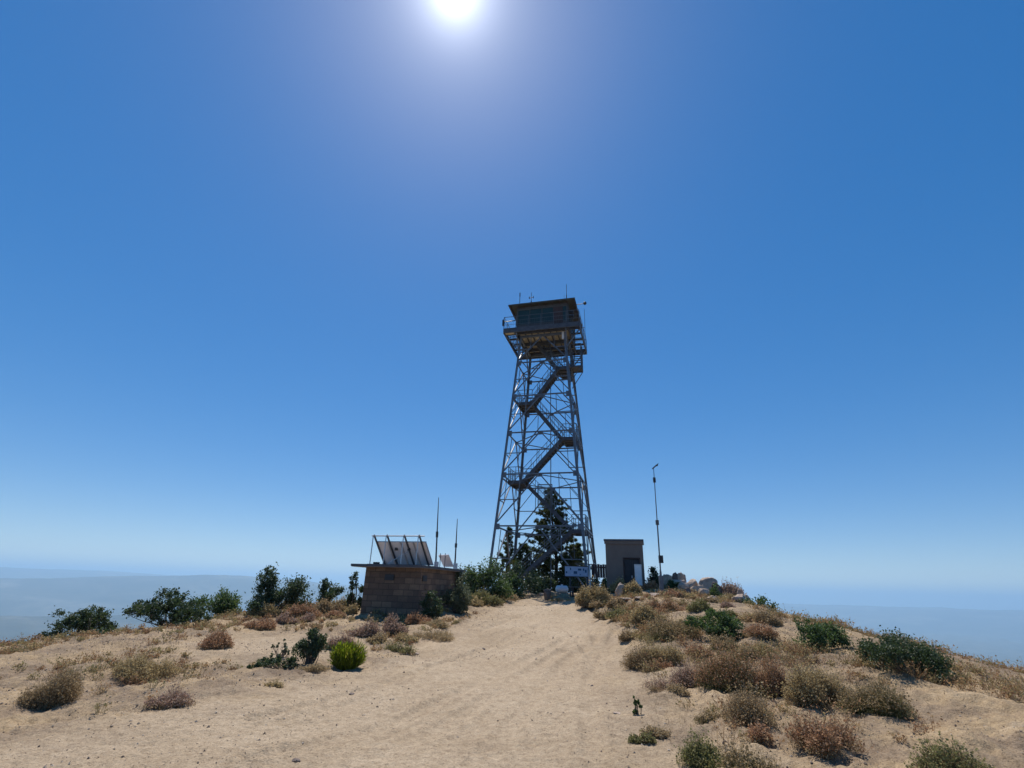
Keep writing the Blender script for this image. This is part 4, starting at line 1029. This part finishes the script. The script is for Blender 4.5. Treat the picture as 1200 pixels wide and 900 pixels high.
K(875, 884, 709, 717, 'small dark rock right of the flat pale stone', 19, 19, 'rockdark')
K(722, 734, 683, 703, 'leaning grey slab rock in front of the tan shed', 22.6, 20, tilt=.5, dep=.5)
K(731, 740, 684, 696, 'pale rock right of the leaning grey slab', 22.8, 21)
K(725, 742, 699, 708, 'tan flat rock below the leaning grey slab', None, 22)
K(742, 756, 698, 706, 'dusty rock near the base of shed brush', None, 23)
K(758, 776, 694, 702, 'low brown rock left of weather mast base', None, 24)
K(636.5, 646, 689, 701, 'grey upright boulder at the end of the road', 28.6, 45, 'rockdark')
K(629, 639, 694, 700, 'low dusty stone left of the upright grey boulder', None, 26)
K(826, 842, 753, 761, 'flat grey stone under the bluish green shrub', None, 27, cat='stone')
K(427, 438, 764, 769, 'flat pale stone right of the lime green bush', None, 28, cat='stone')
K(470, 480, 763, 768, 'thin pale stone below the olive weed clump', None, 29, cat='stone')
K(483, 491, 763, 767, 'smaller pale stone right of thin pale stone', None, 30, cat='stone')
K(341, 352, 886, 895, 'dark brown clod of rock at the bottom left of road', None, 31, 'rockdark', 'stone')
K(409, 416, 808, 813, 'dark clod below the lime green bush', None, 32, 'rockdark', 'stone')
K(692, 697, 798, 802, 'small dark stone on the sand right of road centre', None, 33, 'rockdark', 'stone')
K(564, 569, 754, 758, 'small dark stone on the road near the straw patch', None, 34, 'rockdark', 'stone')
K(371, 376, 835, 839, 'small dark clod on the lower left sand', None, 35, 'rockdark', 'stone')
K(718, 728, 832, 837, 'tan clod left of the green sprout', None, 36, cat='stone')
K(889, 899, 744, 752, 'pale rock among brush on the right slope', None, 37)
K(882, 893, 756, 764, 'tan rock below pale rock on the right slope', None, 38)
K(848, 858, 763, 771, 'small pale rock above the large rust thicket', None, 39)

# ------------------------------------------------------------------ uncountable ground cover
def scatter(n_, x0, x1, y0, y1, seed, fn):
    r = np.random.default_rng(seed); x = r.uniform(x0, x1, n_); y = r.uniform(y0, y1, n_)
    k = fn(x, y, r); return x[k], y[k], r
# gravel: small broken stones, smaller on the road
def keep(x, y, r):
    road = inpoly(x, y); n1 = fbm(x*.7, y*.7, 3); return (r.random(len(x)) < np.where(road, .34, .9)*(.5+n1*1.6)) & (np.abs(x) < y*.95+2)
x1_, y1_, r = scatter(95000, -14, 13, 4, 28, 71, keep)
z1_ = gza(x1_, y1_); n_ = len(x1_); s = .0045+.011*r.random(n_)**5 + .00022*y1_
s = np.minimum(np.where(r.random(n_) < .022, s*2.7, s), .022)
octv = np.array([(1,0,0),(0,1,0),(-1,0,0),(0,-1,0),(0,0,1),(0,0,-1)], float); octf = np.array([(0,1,4),(1,2,4),(2,3,4),(3,0,4),(1,0,5),(2,1,5),(3,2,5),(0,3,5)])
vv = octv[None]*(s[:, None, None]*(.6+.8*r.random((n_, 6, 1)))); an = r.random(n_)*6.28
ca, sa = np.cos(an)[:, None], np.sin(an)[:, None]
vv = np.stack([vv[..., 0]*ca-vv[..., 1]*sa, vv[..., 0]*sa+vv[..., 1]*ca, vv[..., 2]*.75], -1)+np.stack([x1_, y1_, z1_+s*.2], 1)[:, None]
M['gravel'] = leafmat('gravel', [(.0, (.10, .075, .06)), (.4, (.30, .23, .17)), (.8, (.44, .35, .26)), (1, (.52, .44, .35))], .0, .95)
tag(npmesh('gravel', vv.reshape(-1, 3), (octf[None]+np.arange(n_)[:, None, None]*6).reshape(-1, 3), M['gravel'], v=np.repeat(r.random(n_), 6)), 'loose gravel and clods on the sand', 'gravel', kind='stuff')
# straw litter and thin dry grass on the slopes
def keepg(x, y, r):
    road = inpoly(x, y); n1 = fbm(x*.45+3, y*.45, 4); clr = np.hypot((x+5.6)/2.8, (y-13.5)/2.6) < 1
    p = (np.clip((n1-.0)*2.2, 0, 1)*.8+.06)*np.where(road | clr, .02, 1)*np.where(x < 0, .5, 1); return (r.random(len(x)) < p) & (np.abs(x) < y*1.0+3)
x1_, y1_, r = scatter(420000, -20, 15, 5, 32, 72, keepg)
n_ = len(x1_); z1_ = gza(x1_, y1_); hgt = (.02+.12*r.random(n_)**2.5)*(.6+.5*fbm(x1_, y1_, 2)); an = r.random(n_)*6.28; ln2 = hgt*(.3+1.2*r.random(n_))
p0 = np.stack([x1_, y1_, z1_-.01], 1); p1 = p0+np.stack([np.cos(an)*ln2, np.sin(an)*ln2, hgt+.012], 1); wd = .0016+.00018*y1_
sd = np.stack([-np.sin(an+r.normal(size=n_)), np.cos(an), np.zeros(n_)], 1)*wd[:, None]
v = np.stack([p0-sd, p0+sd, p1], 1).reshape(-1, 3)
tag(npmesh('dry_grass', v, np.arange(3*n_).reshape(-1, 3), M['litter'], v=np.repeat(r.random(n_), 3)), 'thin straw coloured dry grass on the slopes', 'grass', kind='stuff')

# tangled low undergrowth that knits the brush together on both banks
def keepu(x, y, r):
    road = roadsoft(x, y) > .25; n1 = fbm(x*.55+40, y*.55, 4)
    right = x > 1.5; p = np.clip((n1+.16)*2.2, 0, 1)*np.where(right, np.where(y > 19.5, .35, 1.0), np.where(y > 9.5, .6, .15))
    return (~road) & (r.random(len(x)) < p) & (np.abs(x) < y*1.05+3)
xt, yt_, r = scatter(16000, -18, 14, 6.0, 30, 91, keepu)
kq = 22; nt_ = len(xt); k = np.repeat(np.arange(nt_), kq); n_ = len(k)
sz = (.10+.26*r.random(nt_)**1.6)*np.where(xt > 1.5, 1, .7); an = r.random(n_)*6.283; rr = np.sqrt(r.random(n_))
bx, by = xt[k]+r.normal(size=n_)*sz[k]*.25, yt_[k]+r.normal(size=n_)*sz[k]*.25; bz = gza(xt, yt_)[k]
p0 = np.stack([bx, by, bz-.02], 1); p1 = p0+np.stack([np.cos(an)*rr*sz[k]*.8, np.sin(an)*rr*sz[k]*.8, .02+sz[k]*(.35+.75*r.random(n_))*(1-.4*rr)], 1)
v1, f1 = curve_rods(p0, p1, (.0014+.00016*yt_[k]), r, 2, .12)
tone = r.random(nt_); c1 = np.tile(np.repeat(np.clip(tone[k]*.6+r.random(n_)*.4, 0, 1), 6), 2)
hk = np.repeat(np.arange(n_), 2); hp = p0[hk]+(p1-p0)[hk]*(.6+.45*r.random((len(hk), 1)))+r.normal(size=(len(hk), 3))*.01
v2, f2 = leaves(hp, .007+.0009*yt_[k][hk], r, .7); c2 = np.repeat(np.clip(tone[k][hk]*.6+r.random(len(hk))*.4, 0, 1), 4)
M['under'] = leafmat('undergrowth', [(.0, (.20, .12, .07)), (.25, (.38, .21, .11)), (.5, (.48, .34, .17)), (.75, (.24, .22, .09)), (1, (.54, .42, .24))], .35, .8)
tag(npmesh('undergrowth', np.concatenate([v1, v2]), np.concatenate([f1, f2+len(v1)]), M['under'], v=np.concatenate([c1, c2])), 'straggly dry undergrowth between the brush mounds', 'undergrowth', kind='stuff')
print('under', nt_, n_)

# ------------------------------------------------------------------ air
hz = MB().box((-90000, -90000, -1400), (90000, 90000, 450))
m = bpy.data.materials.new('haze'); m.use_nodes = True; nt = m.node_tree; nt.nodes.clear()
out = N(nt, 'ShaderNodeOutputMaterial'); pv = N(nt, 'ShaderNodeVolumePrincipled')
pv.inputs['Color'].default_value = (.50, .76, 1.0, 1); pv.inputs['Density'].default_value = 7.8e-5; pv.inputs['Anisotropy'].default_value = .3
nt.links.new(pv.outputs[0], out.inputs['Volume'])
ho = hz.build('haze', m); tag(ho, 'pale blue summer haze over the valleys', 'haze', kind='stuff')

# ------------------------------------------------------------------ light
sd_ = ray(533, -12).normalized(); el = math.asin(sd_.z); az = math.atan2(sd_.x, sd_.y)
print('sun', math.degrees(el), math.degrees(az))
w = bpy.data.worlds.new('World'); SC.world = w; w.use_nodes = True; nt = w.node_tree
bg = nt.nodes['Background']; sky = N(nt, 'ShaderNodeTexSky'); sky.sky_type = 'NISHITA'; sky.sun_disc = False
sky.sun_elevation = el; sky.sun_rotation = az; sky.altitude = 1500; sky.air_density = .88; sky.dust_density = .35; sky.ozone_density = 3.0
gm = N(nt, 'ShaderNodeGamma'); gm.inputs[1].default_value = .58; nt.links.new(sky.outputs[0], gm.inputs[0])
hs = N(nt, 'ShaderNodeHueSaturation'); hs.inputs['Saturation'].default_value = 1.86; hs.inputs['Hue'].default_value = .508; hs.inputs['Value'].default_value = 1.94; nt.links.new(gm.outputs[0], hs.inputs['Color'])
# sun glare painted into the sky colour, fading with angle from the sun
tc = N(nt, 'ShaderNodeTexCoord'); dp = N(nt, 'ShaderNodeVectorMath', operation='DOT_PRODUCT'); nt.links.new(tc.outputs['Generated'], dp.inputs[0]); dp.inputs[1].default_value = sd_
ac = N(nt, 'ShaderNodeMath', operation='ARCCOSINE'); ac.use_clamp = False; nt.links.new(dp.outputs['Value'], ac.inputs[0])
def expo(width, amp):
    a_ = N(nt, 'ShaderNodeMath', operation='MULTIPLY'); nt.links.new(ac.outputs[0], a_.inputs[0]); a_.inputs[1].default_value = -1/math.radians(width)
    e_ = N(nt, 'ShaderNodeMath', operation='EXPONENT'); nt.links.new(a_.outputs[0], e_.inputs[0])
    m_ = N(nt, 'ShaderNodeMath', operation='MULTIPLY'); nt.links.new(e_.outputs[0], m_.inputs[0]); m_.inputs[1].default_value = amp; return m_.outputs[0]
su = N(nt, 'ShaderNodeMath', operation='ADD'); nt.links.new(expo(1.6, 17), su.inputs[0]); nt.links.new(expo(6, 3.0), su.inputs[1])
vm = N(nt, 'ShaderNodeVectorMath', operation='SCALE'); vm.inputs[0].default_value = (.97, 1.0, 1.06); nt.links.new(su.outputs[0], vm.inputs['Scale'])
ad = N(nt, 'ShaderNodeVectorMath', operation='ADD'); nt.links.new(hs.outputs[0], ad.inputs[0]); nt.links.new(vm.outputs[0], ad.inputs[1])
nt.links.new(ad.outputs[0], bg.inputs[0]); bg.inputs[1].default_value = .11
L = bpy.data.lights.new('sun', 'SUN'); L.energy = 4.8; L.angle = R(.53); L.color = (1, .95, .88)
lo = bpy.data.objects.new('sun', L); COL.objects.link(lo); lo.rotation_mode = 'QUATERNION'; lo.rotation_quaternion = sd_.to_track_quat('Z', 'Y')
lo.location = sd_*60

SC.view_settings.view_transform = 'Standard'; SC.view_settings.look = 'None'; SC.view_settings.exposure = .12; SC.view_settings.gamma = 1
SC.render.engine = 'CYCLES'
SC.cycles.use_denoising = True
SC.cycles.max_bounces = 8; SC.cycles.transparent_max_bounces = 8; SC.cycles.volume_bounces = 1; SC.cycles.sample_clamp_indirect = 6
